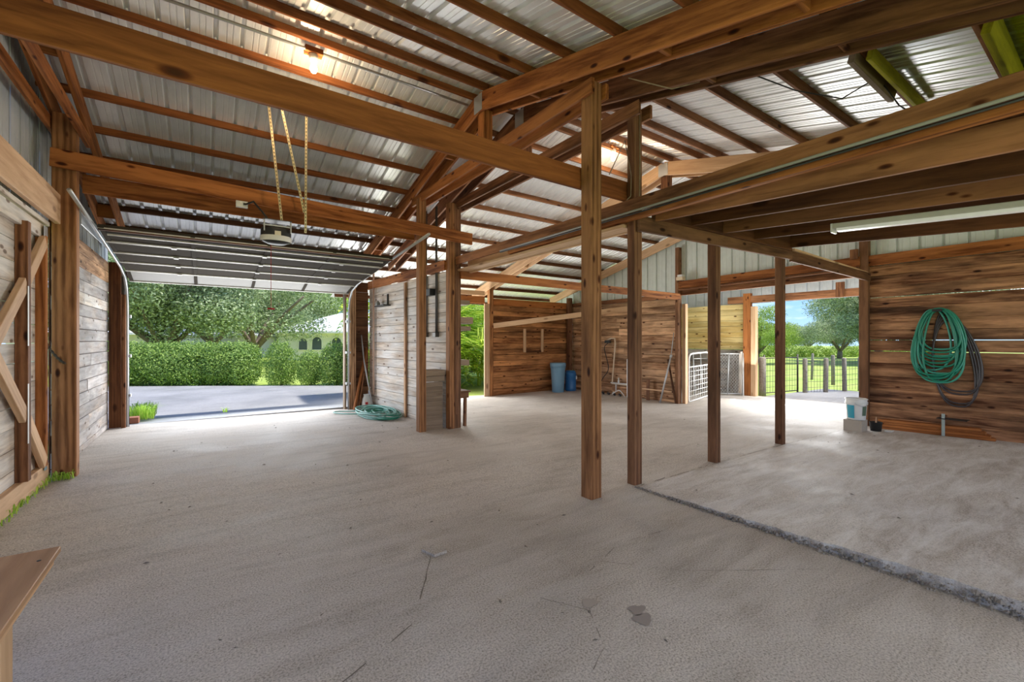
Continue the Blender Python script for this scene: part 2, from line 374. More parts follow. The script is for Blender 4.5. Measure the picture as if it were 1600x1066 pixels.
blot(1.93, 1.53, .055, .045, STAIN, 'oil_stain', 'small dark round oil stain on the concrete floor', 'stain', 1)
blot(1.97, 1.60, .05, .04, STAIN, 'oil_stain', 'dark oil stain joined to the round one on the concrete', 'stain', 2)
blot(1.80, 1.80, .05, .04, plain('damp_stain', (.37, .32, .28), .7), 'damp_stain', 'faint brown damp stain on the open concrete floor', 'stain', 3)

# ------------------------------------------------------------------ ceiling: purlins and ribbed sheets
def rz(d): return 4.74-.25*abs(d-4.95)
ceil_ = thing('ceiling', (4, 4.95, 4.74), kind='structure')
XL, XR = -1.75, 13.6
PUR = [5.09, 4.83, 5.58, 6.2, 6.85, 7.5, 8.15, 8.81, 9.5, 10.2, 10.9, 11.6, 12.3, 13.0, 4.27, 3.94, 3.3, 2.63, 1.95, 1.30, .65, 0, -.65, -1.3, -1.95, -2.6]
for k, d in enumerate(PUR):
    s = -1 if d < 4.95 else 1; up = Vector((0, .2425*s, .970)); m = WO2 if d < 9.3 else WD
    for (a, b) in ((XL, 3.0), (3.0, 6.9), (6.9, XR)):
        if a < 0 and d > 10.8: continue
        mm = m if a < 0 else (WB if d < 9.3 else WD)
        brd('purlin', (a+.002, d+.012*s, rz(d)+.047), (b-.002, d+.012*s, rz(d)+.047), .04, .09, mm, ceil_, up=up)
def roofsheet(x0, x1, y0, y1, name='roof_sheet'):
    """ribbed sheet: big ribs every 0.235 m, small ones between"""
    prof = []; x = x0
    while x < x1-.01:
        for dx, dz in ((0, 0), (.052, 0), (.055, .006), (.064, .006), (.067, 0), (.105, 0), (.108, .006), (.117, .006), (.12, 0), (.172, 0), (.186, .034), (.212, .034), (.2249, 0)):
            prof.append((x+dx, dz))
        x += .235
    prof.append((min(x, x1+.02), 0))
    n = len(prof); V = []; 
    for y in (y0, y1):
        for (px, pz) in prof: V.append((px, y, rz(y)+.0935+pz))
    F = [(i, i+1, n+i+1, n+i) for i in range(n-1)]
    me = bpy.data.meshes.new(name); me.from_pydata(V, [], F); me.update()
    return link(name, me, ROOF, ceil_)
x = XL
while x < XR:
    roofsheet(x, x+.94, 4.95, 13.3 if x > 2.9 else 10.9); roofsheet(x, x+.94, 4.95, -3.1); x += .94  # near slope carried on unseen behind the camera to keep sun off the floor
# ridge cap above
mesh('ridge_cap', [(XL, 4.7, 4.80), (XR, 4.7, 4.80), (XL, 4.95, 4.875), (XR, 4.95, 4.875), (XL, 5.2, 4.80), (XR, 5.2, 4.80)], [(0, 1, 3, 2), (2, 3, 5, 4)], ROOF, ceil_)
# screw tips poking through at each rib on the darker eave purlins
SCR = plain('screw_washer', (.8, .8, .8), .3)
mets = []
for d in (9.5, 10.2, 3.3, 3.94, 4.27, 5.58, 2.63, 1.95):
    x = XL+.2
    while x < 3.0:
        mets.append((boxmesh(.016, .012, .016), Matrix.Translation((x, d-.02 if d > 4.95 else d-.02, rz(d)+.088)))); x += .235
scr = joined('screw', mets, SCR, ceil_); scr['kind'] = 'stuff'

# ------------------------------------------------------------------ posts
def post(name, lo, hi, mat, label, group=None, base=None):
    z0 = fz((lo[0]+hi[0])/2, (lo[1]+hi[1])/2) if base is None else base
    o = bx(name, (lo[0], lo[1], z0-.005), (hi[0], hi[1], hi[2]), mat, bev=.006)
    return tag(o, label, 'post', group)
post('timber_post', (2.97, 2.945, 0), (3.11, 3.085, 3.95), WP, 'tall square timber post standing alone in the open floor beside the slab edge')
post('timber_post', (3.635, 2.985, 0), (3.755, 3.085, 3.90), WPD, 'tall timber post at the corner of the raised stall slab')
post('timber_post', (5.115, 2.965, 0), (5.225, 3.075, 2.80), WPD, 'timber post under the middle of the stall header')
post('timber_post', (6.85, 2.965, 0), (6.96, 3.065, 2.82), WPD, 'timber post under the joint of the two stall header boards')
post('timber_post', (2.90, 6.80, 0), (3.02, 6.94, 3.86), WP, 'timber post on the side of the grey board cabinet nearest the garage door')
p707 = tag(thing('timber_post', (3.5, 6.8, -.02), 'built-up timber post behind the cabinet, beside the shelf boards', 'post'))
bx('post_ply', (3.43, 6.76, -.03), (3.53, 6.90, 3.86), WP, p707); bx('post_ply', (3.532, 6.78, -.03), (3.66, 6.92, 3.86), WPD, p707)
bx('packing_strip', (3.545, 6.765, .22), (3.60, 6.778, 2.9), WPD, p707)
post('timber_post', (-1.357, 6.74, 0), (-1.16, 6.88, 3.98), WP, 'broad timber post between the sliding barn door and the grey plank wall')
post('timber_post', (10.0, 2.86, 0), (10.14, 3.0, 3.62), WPD, 'timber post in the corner beside the hose wall')
post('timber_post', (9.99, 6.80, 0), (10.13, 6.90, 3.9), WPD, 'brown post at the corner of the end wall behind the pasture gate')
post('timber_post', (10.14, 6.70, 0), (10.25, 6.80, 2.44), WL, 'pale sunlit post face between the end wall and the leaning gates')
post('timber_post', (6.87, 10.95, 0), (7.0, 11.09, 3.25), WPB, 'timber post where the back wall begins beside the palm opening')
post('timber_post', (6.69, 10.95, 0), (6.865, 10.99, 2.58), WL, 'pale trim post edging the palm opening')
post('timber_post', (9.86, 10.78, 0), (10.0, 10.93, 2.9), WPD, 'timber post in the far corner behind the barrels')
post('timber_post', (13.24, 6.60, 0), (13.36, 6.82, 2.9), WO, 'orange timber post at the end of the yellow plank wall')
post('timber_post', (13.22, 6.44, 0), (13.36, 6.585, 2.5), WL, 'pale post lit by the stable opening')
# ------------------------------------------------------------------ roof trusses
def truss(rs, d0, d1, mat, mat2, label, tie=True, king=True, tie_z=3.80, tied=(2.9, 7.2), tie_rs=None):
    t = tag(thing('roof_truss', (sum(rs)/2, 4.95, 4.5)), label, 'truss')
    for r in rs:
        for (a, b) in ((d0, 4.945), (4.955, d1)):
            brd('rafter', (r, a, rz(a)-.125), (r, b, rz(b)-.125), .038, .235, mat, t)
    if tie:
        for r in (tie_rs or rs): brd('tie_board', (r, tied[0], tie_z+.07), (r, tied[1], tie_z+.07+.0), .038, .14, mat2, t)
    c = sum(rs)/2
    for d in (1.2, 2.2, 3.9, 6.0, 8.0, 9.3):
        if d0 < d < d1 and len(rs) > 1: brd('blocking', (rs[0]+.02, d, rz(d)-.13), (rs[1]-.02, d, rz(d)-.13), .038, .2, mat, t)
    if king: bx('king_post', (c-.07, 4.89, tie_z+.14), (c+.07, 5.03, 4.52), mat2, t)
    if king: bx('tie_plate', (rs[0]-.024, 4.85, 4.48), (rs[0]-.020, 5.05, 4.70), GALV, t)
    return t
truss((2.945, 3.135), -2.9, 10.3, WO, WO, 'roof truss of doubled orange rafters over the post standing alone in the floor')
truss((3.61, 3.79), -2.9, 10.3, WB, WB, 'roof truss of reddish brown rafters over the corner post of the stall slab')
truss((-1.14, -1.385), -2.9, 10.6, WO, WO, 'roof truss of orange rafters beside the metal wall over the sliding door', king=False)
truss((6.83, 7.02), -2.9, 11.9, WL, WB, 'roof truss of pale rafters with a grey steel plate at its peak', tie=False)
truss((9.98,), -2.9, 11.9, WL, WB, 'roof truss of pale rafters against the ribbed metal end gable', tie=False, king=False)
# ------------------------------------------------------------------ long headers and boards
def beam(name, p0, p1, w, h, mat, label, up=(0, 0, 1)):
    return tag(brd(name, p0, p1, w, h, mat, up=up, bev=.005), label, 'beam')
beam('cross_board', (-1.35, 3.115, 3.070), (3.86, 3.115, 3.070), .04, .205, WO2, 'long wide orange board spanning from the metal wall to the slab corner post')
beam('cross_board', (-1.36, 6.71, 3.475), (3.84, 6.71, 3.27), .04, .20, WO, 'orange cross board the door opener hangs in front of')
beam('cross_board', (-1.15, 6.98, 3.305), (2.88, 6.98, 3.285), .04, .215, WO, 'second orange cross board set behind and below the opener board')
lr = tag(thing('loft_edge_boards', (3.55, 3, 2.9)), 'long rim board with a grey conduit along the edge of the loft', 'beam')
brd('rim_board', (3.57, -.6, 2.865), (3.57, 7.07, 2.877), .04, .135, WB, lr, bev=.005)
brd('lower_board', (3.60, -.6, 2.755), (3.60, 5.2, 2.765), .07, .05, WO, lr)
brd('inner_board', (3.80, 3.1, 2.80), (3.80, 6.75, 2.80), .04, .25, WL, lr, bev=.005)
brd('sole_board', (3.68, 3.1, 2.70), (3.68, 6.75, 2.715), .20, .035, WL, lr)
tube('conduit', [(3.535, -.6, 2.80), (3.535, 3, 2.802), (3.535, 5.35, 2.805)], .012, plain('grey_pvc', (.30, .29, .27), .6), lr)
tube('cable', [(3.535, -.6, 2.775), (3.535, 3, 2.775), (3.535, 5.35, 2.785)], .008, BLK, lr)
beam('stall_header', (3.64, 2.94, 2.70), (7.06, 2.935, 2.765), .04, .16, WPD, 'brown stall header board from the slab corner post to the joint post')
beam('stall_header', (7.07, 2.94, 2.735), (10.0, 2.84, 2.66), .04, .15, WPD, 'brown stall header board from the joint post to the hose wall')
beam('stall_header_board', (7.06, 2.93, 2.83), (9.98, 2.90, 2.745), .10, .03, WL, 'thin pale board lying flat along the far stall header')
beam('wall_plate', (3.62, 6.72, 2.64), (9.98, 6.76, 2.62), .045, .155, WO, 'orange board from the built-up post to the end wall corner post')
beam('sloping_board', (6.98, 10.92, 1.93), (9.98, 8.3, 2.42), .04, .145, WL, 'pale board sloping across in front of the blue barrel corner', )
gh = tag(thing('gable_header', (10.05, 4.9, 2.8)), 'pair of long orange boards above the stable opening', 'beam')
brd('header_board', (10.0, 2.98, 2.965), (10.0, 6.79, 2.92), .04, .19, WO, gh, bev=.005)
brd('lower_header_board', (10.10, 2.98, 2.76), (10.10, 6.79, 2.73), .06, .14, WB, gh, bev=.005)
brd('ledge', (9.97, 2.98, 2.835), (9.97, 6.79, 2.795), .1, .035, WB, gh)
beam('yard_header', (13.28, 3.0, 2.70), (13.28, 7.3, 2.72), .05, .20, WB, 'far brown header board over the opening to the pasture')
for k, d in enumerate((5.75, 4.35)):
    tag(bx('header_stub', (13.18, d-.09, 2.60), (13.25, d+.09, 2.98), WB), ['short upright block on the pasture header near the orange post', 'short upright block on the pasture header near the hose wall'][k], 'block')
beam('door_header', (-1.16, 10.40, 2.74), (3.15, 10.44, 2.74), .045, .23, WD, 'dark header board across the top of the garage opening')
beam('palm_header', (5.85, 10.96, 2.66), (6.69, 10.96, 2.68), .045, .21, WO, 'short orange header board over the palm opening')
beam('palm_header', (3.4, 10.99, 2.66), (5.85, 10.99, 2.66), .045, .21, WD, 'dark header board over the palm opening behind the shelf boards')
beam('palm_header', (3.4, 10.96, 2.87), (6.69, 10.96, 2.87), .045, .13, WL, 'pale board above the headers of the palm opening')
beam('inner_wall_plate', (3.135, 10.3, 2.775), (3.41, 6.88, 2.80), .045, .17, WO, 'orange plate board along the top of the pale plank wall')
beam('door_track_header', (-1.31, -1.0, 2.925), (-1.31, 6.738, 2.925), .05, .32, WL, 'thick rough board above the sliding barn door', )
# ------------------------------------------------------------------ walls of planks
def plankwall(name, axis, c, a0, a1, z0, z1, mat, kind='structure', rows=.19, bounds=None, gap=.004, thick=.03, seams=(), outward=1, add_backing=False, gaps={}, jit=.004, zb=None, mats=None, seed=0):
    """planks lie along `axis` ('x' or 'y') at constant other coordinate c"""
    r_ = random.Random(seed)
    w = thing(name, ((a0+a1)/2 if axis == 'x' else c, c if axis == 'x' else (a0+a1)/2, z0), kind=kind)
    if add_backing:  # added dark board blocks light leaks and darkens the plank joints
        lo_, hi_ = ((a0, c+thick/2+.006, z0), (a1, c+thick/2+.02, z1)) if axis == 'x' else ((c+thick/2*outward+.006*outward, a0, z0), (c+thick/2*outward+.02*outward, a1, z1))
        if lo_[0] > hi_[0]: lo_, hi_ = (hi_[0], lo_[1], lo_[2]), (lo_[0], hi_[1], hi_[2])
        bx('added_backing', lo_, hi_, WD, w, bev=0)
    z = z1; k = 0
    while z > z0+.03:
        h = min(rows*r_.uniform(.93, 1.07), z-z0); g = gaps.get(k, gap)
        if bounds and k < len(bounds): h = z-bounds[k]
        cuts = [a0]+[s+r_.uniform(-.3, .3) for s in seams if r_.random() < .55]+[a1]; cuts.sort()
        for s, e in zip(cuts, cuts[1:]):
            off = r_.uniform(-.004, .004); zl = z-h+g
            lo_, hi_ = (s+.002, c-thick/2+off, zl), (e-.002, c+thick/2+off, z)
            if axis == 'y': lo_, hi_ = (c-thick/2+off, s+.002, zl), (c+thick/2+off, e-.002, z)
            m = mat if mats is None else mats(k, z)
            random.seed(seed*1000+k); bx('plank', lo_, hi_, m, w, bev=.0 if jit else .007, jit=jit)
        z -= h; k += 1
    return w
wr = plankwall('wall_right', 'y', 10.10, -3.0, 2.86, -.08, 2.865, WPL, bounds=[2.68, 2.48, 2.275, 2.1, 1.885, 1.69, 1.5, 1.3, 1.09, .85, .62, .36, .11, -.08], gap=0, seams=(), gaps={2: .011, 6: .012, 7: .012}, seed=1, jit=0)
brd('top_plank', (10.05, -3.0, 2.965), (10.05, 2.86, 2.965), .04, .195, WO, wr, bev=.005)
we = plankwall('wall_end', 'y', 10.10, 6.9, 10.9, -.14, 2.60, WPG, rows=.19, gap=.007, add_backing=True, seams=(8.9,), seed=2, jit=0)
brd('top_plank', (10.05, 6.9, 2.66), (10.05, 10.9, 2.66), .04, .12, WB, we)
wb = plankwall('wall_back', 'x', 11.0, 7.0, 10.05, -.16, 2.545, WPB, rows=.165, gap=.008, add_backing=True, seams=(), seed=3, jit=0)
brd('top_plank', (7.0, 10.97, 2.64), (10.05, 10.97, 2.64), .04, .20, WO, wb)
plankwall('wall_yellow', 'y', 13.36, 6.83, 10.6, 1.22, 2.60, WY, rows=.17, gap=.006, add_backing=True, seams=(), seed=4, jit=0)
plankwall('wall_yellow_base', 'y', 13.40, 6.83, 10.6, -.15, 1.21, WG, rows=.2, gap=.008, add_backing=True, seams=(), seed=14, jit=0)
plankwall('wall_left', 'y', -1.375, 6.89, 10.2, -.02, 2.85, WG, rows=.175, gap=.006, add_backing=True, outward=-1, seams=(8.5,), seed=5, jit=0,
          mats=lambda k, z: WPG if k in (0, 1) else (WG if k != 4 else WW))
plankwall('wall_jamb', 'x', 10.42, 2.72, 3.16, -.08, 2.62, WPB, rows=.2, gap=.007, add_backing=True, seed=6, jit=0, mats=lambda k, z: WPD)
# pale inner wall runs slightly askew
wi = thing('wall_inner', (3.3, 8.6, 0), kind='structure')
A, B_ = Vector((3.19, 10.38, 0)), Vector((3.46, 6.93, 0)); z = 2.70; k = 0; r_ = random.Random(8)
brd('added_backing', (3.225, 10.38, 1.34), (3.495, 6.93, 1.34), .012, 2.7, WD, wi, bev=0)  # added backing that stops daylight between the planks
while z > -.03:
    h = .178*r_.uniform(.95, 1.05); zz = z-h
    brd('plank', (A.x, A.y, zz+h/2+.002), (B_.x, B_.y, zz+h/2+.002), .03, h-.006, WW, wi, bev=.006); z -= h; k += 1
def onw(d, off=0): return 3.19+(10.38-d)/(3.45)*.27-.015-off
tag(brd('wall_batten', (onw(8.45, .022), 8.45, -.04), (onw(8.45, .022), 8.45, 2.66), .04, .08, WPG, up=(0, 1, 0)), 'upright brown batten on the pale plank wall', 'batten')
# metal siding, ribbed sheets
def siding(name, axis, c, a0, a1, zlo, zhi, mat, kind='structure', pitch=.3, dirn=1):
    w = thing(name, ((a0+a1)/2 if axis == 'x' else c, c if axis == 'x' else (a0+a1)/2, 3), kind=kind)
    a = a0
    while a < a1-.01:
        b = min(a+.9, a1); prof = []; q = a
        while q < b-.01:
            for dq, dz in ((0, 0), (.09, 0), (.095, .004), (.105, .004), (.11, 0), (.19, 0), (.195, .004), (.205, .004), (.21, 0), (pitch-.045, 0), (pitch-.038, .032), (pitch-.010, .032), (pitch-.002, 0)): prof.append((min(q+dq, b), dz))
            q += pitch
        V = []; F = []; n = len(prof)
        for p, dz in prof:
            for zf in (zlo, zhi):
                V.append((c+dirn*dz, p, zf(p)) if axis == 'y' else (p, c+dirn*dz, zf(p)))
        F = [(2*i, 2*i+2, 2*i+3, 2*i+1) for i in range(n-1)]
        mesh('siding_sheet', V, F, mat, w); a = b
    return w
siding('wall_gable', 'y', 10.14, -2.9, 11.8, lambda p: 2.6 if p < 2.9 or p > 6.8 else 2.80, lambda p: rz(p)+.08, SIDE)
siding('wall_left_gable', 'y', -1.50, -2.9, 11.2, lambda p: 2.7, lambda p: rz(p)+.08, SIDEG, dirn=-1)
siding('wall_yard_gable', 'y', 13.42, -2.9, 10.6, lambda p: 2.60, lambda p: rz(p)+.08, SIDEG)

# ------------------------------------------------------------------ stall loft: joists and deck
loft = tag(thing('loft_deck', (5.3, 1.5, 2.85)), 'dark loft of long joists and boards over the stall', 'loft')
JR = [3.86, 4.5, 5.15, 5.9, 6.35, 6.93]; JZ = [2.74, 2.795, 2.80, 2.825, 2.84, 2.84]
def jz(i, d): return JZ[i]-(.073 if i else .055)*(2.93-d)*(1 if d < 2.93 else 0)
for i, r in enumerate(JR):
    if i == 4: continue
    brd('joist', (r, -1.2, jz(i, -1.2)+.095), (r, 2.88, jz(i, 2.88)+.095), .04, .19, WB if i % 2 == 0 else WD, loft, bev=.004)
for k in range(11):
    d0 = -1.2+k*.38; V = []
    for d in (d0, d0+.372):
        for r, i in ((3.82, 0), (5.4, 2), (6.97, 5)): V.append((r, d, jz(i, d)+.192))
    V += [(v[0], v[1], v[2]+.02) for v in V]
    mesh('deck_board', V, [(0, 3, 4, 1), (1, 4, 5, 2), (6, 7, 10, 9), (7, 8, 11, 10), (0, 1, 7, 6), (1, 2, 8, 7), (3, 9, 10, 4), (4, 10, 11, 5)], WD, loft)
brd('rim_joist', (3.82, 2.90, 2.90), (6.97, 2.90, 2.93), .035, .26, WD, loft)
fl_ = tag(thing('tube_light', (5.17, 1.1, 2.6)), 'long white fluorescent fixture under the loft joists', 'lamp')
for (a, b, z0, w, h, m, nm) in ((-.9, 1.76, 0, .11, .05, plain('fixture_enamel', (.55, .53, .48), .4), 'housing'), (-.88, 1.73, -.04, .085, .03, plain('lamp_diffuser', (.8, .8, .77), .3, emit=(1, .97, .9), es=.06), 'diffuser')):
    brd(nm, (5.2, a, 2.635+.073*(a-1.76)+z0+.01), (5.2, b, 2.635+z0+.01), w, h, m, fl_)
brd('end_cap', (5.2, 1.76, 2.625), (5.2, 1.775, 2.625), .12, .09, WHT, fl_)
# ------------------------------------------------------------------ overhead garage door (open) and its tracks
gd = tag(thing('door_1', (.75, 8.7, 2.75)), kind='structure')
path = [(7.22, 2.895), (7.78, 2.825), (8.34, 2.775), (8.92, 2.725), (9.50, 2.67), (10.02, 2.545)]
DP = plain('door_panel_dark', (.055, .045, .035), .9); DP.node_tree.nodes['Principled BSDF'].inputs['Specular IOR Level'].default_value = .1; DE = plain('door_edge_metal', (.70, .68, .63), .4, .3); DB = plain('door_panel_lit', (.36, .35, .33), .6)  # bottom section's lighter colour paints in the light it reflects
for k in range(5):
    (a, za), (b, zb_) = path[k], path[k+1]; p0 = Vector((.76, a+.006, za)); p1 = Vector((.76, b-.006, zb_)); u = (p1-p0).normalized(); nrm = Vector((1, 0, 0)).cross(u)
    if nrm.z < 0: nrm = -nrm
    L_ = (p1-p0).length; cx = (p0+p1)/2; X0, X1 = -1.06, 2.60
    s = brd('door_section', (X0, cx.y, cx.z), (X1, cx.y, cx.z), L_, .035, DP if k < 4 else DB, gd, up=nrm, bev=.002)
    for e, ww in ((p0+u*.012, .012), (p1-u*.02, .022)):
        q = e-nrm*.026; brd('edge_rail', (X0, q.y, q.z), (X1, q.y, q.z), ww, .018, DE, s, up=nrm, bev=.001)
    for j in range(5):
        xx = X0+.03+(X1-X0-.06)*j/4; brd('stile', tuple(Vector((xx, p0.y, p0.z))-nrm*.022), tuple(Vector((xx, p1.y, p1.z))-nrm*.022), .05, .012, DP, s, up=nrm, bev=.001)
    if k < 4:
        for xx in (-.35, .76, 1.9):
            q = p1-nrm*.045; brd('hinge', (xx-.03, q.y-.02, q.z), (xx+.03, q.y-.02, q.z), .07, .012, WHT, s, up=nrm)
brd('strut', (-1.06, 7.26, 2.87), (2.60, 7.26, 2.87), .06, .05, WD, gd); brd('strut', (-1.0, 7.42, 2.83), (2.5, 7.42, 2.83), .03, .02, DE, gd)
for sx, xx in ((-1, -1.12), (1, 2.665)):
    P = [(xx, 6.2 if sx < 0 else 5.9, 3.04 if sx > 0 else 3.02), (xx, 8.0, 2.86), (xx, 9.5, 2.70), (xx, 9.95, 2.60), (xx, 10.15, 2.40), (xx, 10.22, 2.15), (xx, 10.24, 1.2), (xx, 10.25, fz(xx, 10.2))]
    tr = tag(thing('door_track', (xx, 10.2, 0)), ['galvanised overhead door track beside the grey plank wall', 'galvanised overhead door track beside the pale plank wall'][sx > 0], 'track')
    tube('rail', P, .022, GALV, tr); tube('cable', [(p[0]-.03*sx, p[1]-.04, p[2]) for p in P[2:]], .004, BLK, tr, n=5)
    for z_ in (.5, 1.2, 1.9): bx('track_bracket', (xx-.05, 10.24, z_), (xx+.05, 10.33, z_+.05), GALV, tr)
tag(bx('angle_brace', (-1.17, 7.0, 2.84), (-1.165, 9.4, 3.0), GALV), 'galvanised strip on top of the grey plank wall', 'bracket')
# garage jambs
def jamb(x0, x1, d0, d1, z1, mat, label): return tag(bx('door_jamb', (x0, d0, fz(x0, d0)-.004), (x1, d1, z1), mat), label, 'post')
jamb(-1.36, -1.20, 10.22, 10.40, 2.86, WD, 'dark door jamb post at the end of the grey plank wall')
jamb(-1.195, -1.16, 10.30, 10.45, 2.63, DKM, 'thin dark stop board on the garage jamb by the grey wall')
jamb(2.70, 2.83, 10.25, 10.40, 2.86, WPG, 'orange brown door jamb post beside the leaning boards')
jamb(2.60, 2.64, 10.33, 10.47, 2.6, WGR, 'grey stop board on the garage jamb by the leaning boards')
jamb(-1.19, -1.13, 10.14, 10.21, 2.3, WB, 'slim brown backing board behind the track by the grey wall')

# ------------------------------------------------------------------ sliding barn door
sd = tag(thing('door_2', (-1.40, 5.6, .1)), kind='structure')
z = 2.60; k = 0; r_ = random.Random(12)
while z > .16:
    h = .19*r_.uniform(.95, 1.05)
    for (a, b) in ((3.2, 5.92), (6.0, 6.52)):
        brd('plank', (-1.43, a, z-h/2), (-1.43, b, z-h/2), .025, h-.006, WW, sd, bev=0, jit=.003)
    z -= h; k += 1
bx('bottom_rail', (-1.415, 2.9, .015), (-1.36, 6.66, .20), WL, sd); bx('top_rail', (-1.415, 2.9, 2.56), (-1.37, 6.62, 2.70), WW, sd)
bx('stile', (-1.415, 5.86, .2), (-1.33, 5.95, 2.6), WB, sd); bx('stile', (-1.42, 6.46, .2), (-1.34, 6.54, 2.58), WO, sd)
bx('stile', (-1.415, 4.4, .2), (-1.34, 4.49, 2.6), WB, sd)
for (a, b) in (((4.45, .95), (5.87, 2.02)), ((5.95, 2.08), (6.47, 2.52)), ((4.45, 1.95), (5.87, .80)), ((5.95, .75), (6.47, .24))):
    brd('brace', (-1.36, a[0], a[1]), (-1.36, b[0], b[1]), .045, .13, WL, sd)
STR = plain('white_tape', (.78, .78, .76), .5)
for z_ in (1.45, .55): bx('tape', (-1.332, 5.855, z_), (-1.3285, 5.885, z_+.55), STR, sd)
bx('hinge_plate', (-1.35, 6.45, .16), (-1.345, 6.53, .34), plain('blue_steel', (.25, .42, .5), .4, .5), sd)
bx('bracket', (-1.352, 6.44, 2.50), (-1.345, 6.56, 2.68), GALV, sd)
# door header track beneath the thick board
tag(bx('door_rail', (-1.40, -1, 2.72), (-1.36, 6.70, 2.765), WW), 'pale batten under the thick board above the sliding door', 'batten')
# latch chain
ch = tag(thing('chain', (-1.3, 6.73, 1.4)), 'rusty steel chain hanging on the broad post by the sliding door', 'chain')
P = [(-1.40+.011*i, 6.70-.001*i, 1.50-.026*i+.0006*i*i) for i in range(15)]
for i in range(14):
    a, b = Vector(P[i]), Vector(P[i+1]); M = Matrix.Translation((a+b)/2) @ frame(b-a, (0, 0, 1)).to_4x4() @ Matrix.Rotation(PI/2*(i % 2), 4, 'X')
    pts = [(.019*math.cos(t*PI/5)*1.0, .010*math.sin(t*PI/5), 0) for t in range(10)]
    link('chain_link', tubemesh(pts, .0045, 5, True), DKM, ch, M)

# weeds under the sliding door
def blades(name, pts, mat, label, cat, h=.12, seed=0, n=1):
    r_ = random.Random(seed); V = []; F = []
    for (x, y, zb) in pts:
        for _ in range(n):
            a = r_.uniform(0, 2*PI); hh = h*r_.uniform(.4, 1.2); l = r_.uniform(.2, 1.0)*hh; dx, dy = math.cos(a), math.sin(a); w = r_.uniform(.003, .007)
            bx_, by_ = x+r_.uniform(-.04, .04), y+r_.uniform(-.05, .05); o = len(V)
            V += [(bx_-dy*w, by_+dx*w, zb), (bx_+dy*w, by_-dx*w, zb), (bx_+dx*l*.4-dy*w, by_+dy*l*.4+dx*w, zb+hh*.7), (bx_+dx*l*.4+dy*w, by_+dy*l*.4-dx*w, zb+hh*.7), (bx_+dx*l, by_+dy*l, zb+hh*.75)]
            F += [(o, o+1, o+3, o+2), (o+2, o+3, o+4)]
    return tag(mesh(name, V, F, mat), label, cat, kind='stuff')
WEED = leafmat('weed_leaves', (.25, .45, .03), (.55, .75, .12))
blades('weeds', [(-1.36-.02*(i % 3), 4.6+i*.035, 0) for i in range(62)], WEED, 'bright green weeds growing in under the sliding door', 'grass', h=.09, seed=1, n=5)
blades('weeds', [(-1.32+.015*i, 6.66, 0) for i in range(10)], WEED, 'green grass blades at the foot of the broad post', 'grass', h=.10, seed=2, n=6)
blades('grass_tuft', [(-1.15+.05*i, 10.95+.09*j, -.02) for i in range(7) for j in range(9)], WEED, 'bright grass clump just outside the garage jamb', 'grass', h=.32, seed=3, n=9)
blades('grass_tuft', [(.35, 11.1, -.02)], WEED, 'tiny grass tuft in the driveway joint', 'grass', h=.12, seed=4, n=30)
tag(bx('brick_edging', (-1.28, 10.6, -.03), (-1.0, 10.8, .08), plain('brick_red', (.38, .14, .08), .8)), 'small red brick beside the grass at the garage jamb', 'brick')

# ------------------------------------------------------------------ door opener, hangers
op = tag(thing('door_opener', (.74, 6.3, 2.86)), 'black and white garage door opener hanging from perforated steel', 'opener')
link('motor_housing', lathemesh([(.02, -.13), (.10, -.125), (.155, -.10), (.175, -.06), (.175, .05), (.165, .07), (.02, .075)], 30), BLK, op, Matrix.Translation((.755, 6.38, 2.865)) @ Matrix.Scale(.75, 4, (0, 1, 0)))
link('light_lens', lathemesh([(.178, -.095), (.182, -.075), (.182, -.035), (.178, -.028)], 30, cap=False), WHT, op, Matrix.Translation((.755, 6.38, 2.862)) @ Matrix.Scale(.75, 4, (0, 1, 0)))
bx('hanger_frame', (.60, 6.28, 2.945), (.92, 6.30, 2.965), GALV, op); bx('top_plate', (.60, 6.25, 3.02), (.92, 6.45, 3.03), DKM, op)
for xx in (.605, .905): bx('hanger_leg', (xx, 6.27, 2.88), (xx+.015, 6.30, 3.03), GALV, op)
bx('label', (.725, 6.245, 2.83), (.795, 6.249, 2.885), plain('cream_label', (.75, .68, .55), .6), op)
brd('rail', (.77, 6.5, 2.96), (.77, 10.3, 2.92), .03, .03, DKM, op)
PERF = plain('perforated_steel', (.62, .50, .30), .4, .5)
def strap(p0, p1, label):
    t = tag(thing('hanger_strap', p0), label, 'strap'); p0, p1 = Vector(p0), Vector(p1); n = int((p1-p0).length/.045); ms = []
    s = brd('angle_iron', p0, p1, .008, .028, PERF, t, up=(1, 0, 0), bev=.001)
    fr = frame(p1-p0, (1, 0, 0)).to_4x4()
    for i in range(n):
        q = p0.lerp(p1, (i+.5)/n); M = Matrix.Translation(q) @ fr; ms.append((boxmesh(.02, .0095, .010), M))
    h_ = joined('slot', ms, BLK, t); h_['kind'] = 'stuff'
strap((.655, 6.22, 4.43), (.81, 6.30, 3.03), 'perforated hanger strap reaching down to the door opener')
strap((.80, 6.22, 4.43), (1.10, 6.45, 3.22), 'slanting perforated hanger strap that crosses the straight loose one')
strap((1.085, 6.22, 4.43), (1.115, 6.45, 2.95), 'straight loose perforated strap hanging past the cross boards')
ob = tag(thing('junction_box', (.37, 6.66, 3.09)), 'small white electrical box on the cross board beside the opener', 'junction box')
bx('cover', (.33, 6.64, 3.22), (.46, 6.69, 3.30), WHT, ob); bx('plug', (.41, 6.62, 3.25), (.44, 6.64, 3.275), BLK, ob)
tube('cord', [(.44, 6.62, 3.26), (.52, 6.58, 3.30), (.56, 6.5, 3.22), (.60, 6.4, 3.14), (.66, 6.33, 3.03)], .012, BLK, ob)
cdt = tag(thing('pull_cord', (.76, 6.6, 2.7)), 'red pull cord with a red handle below the opener', 'cord')
RED = plain('red_plastic', (.45, .02, .02), .4)
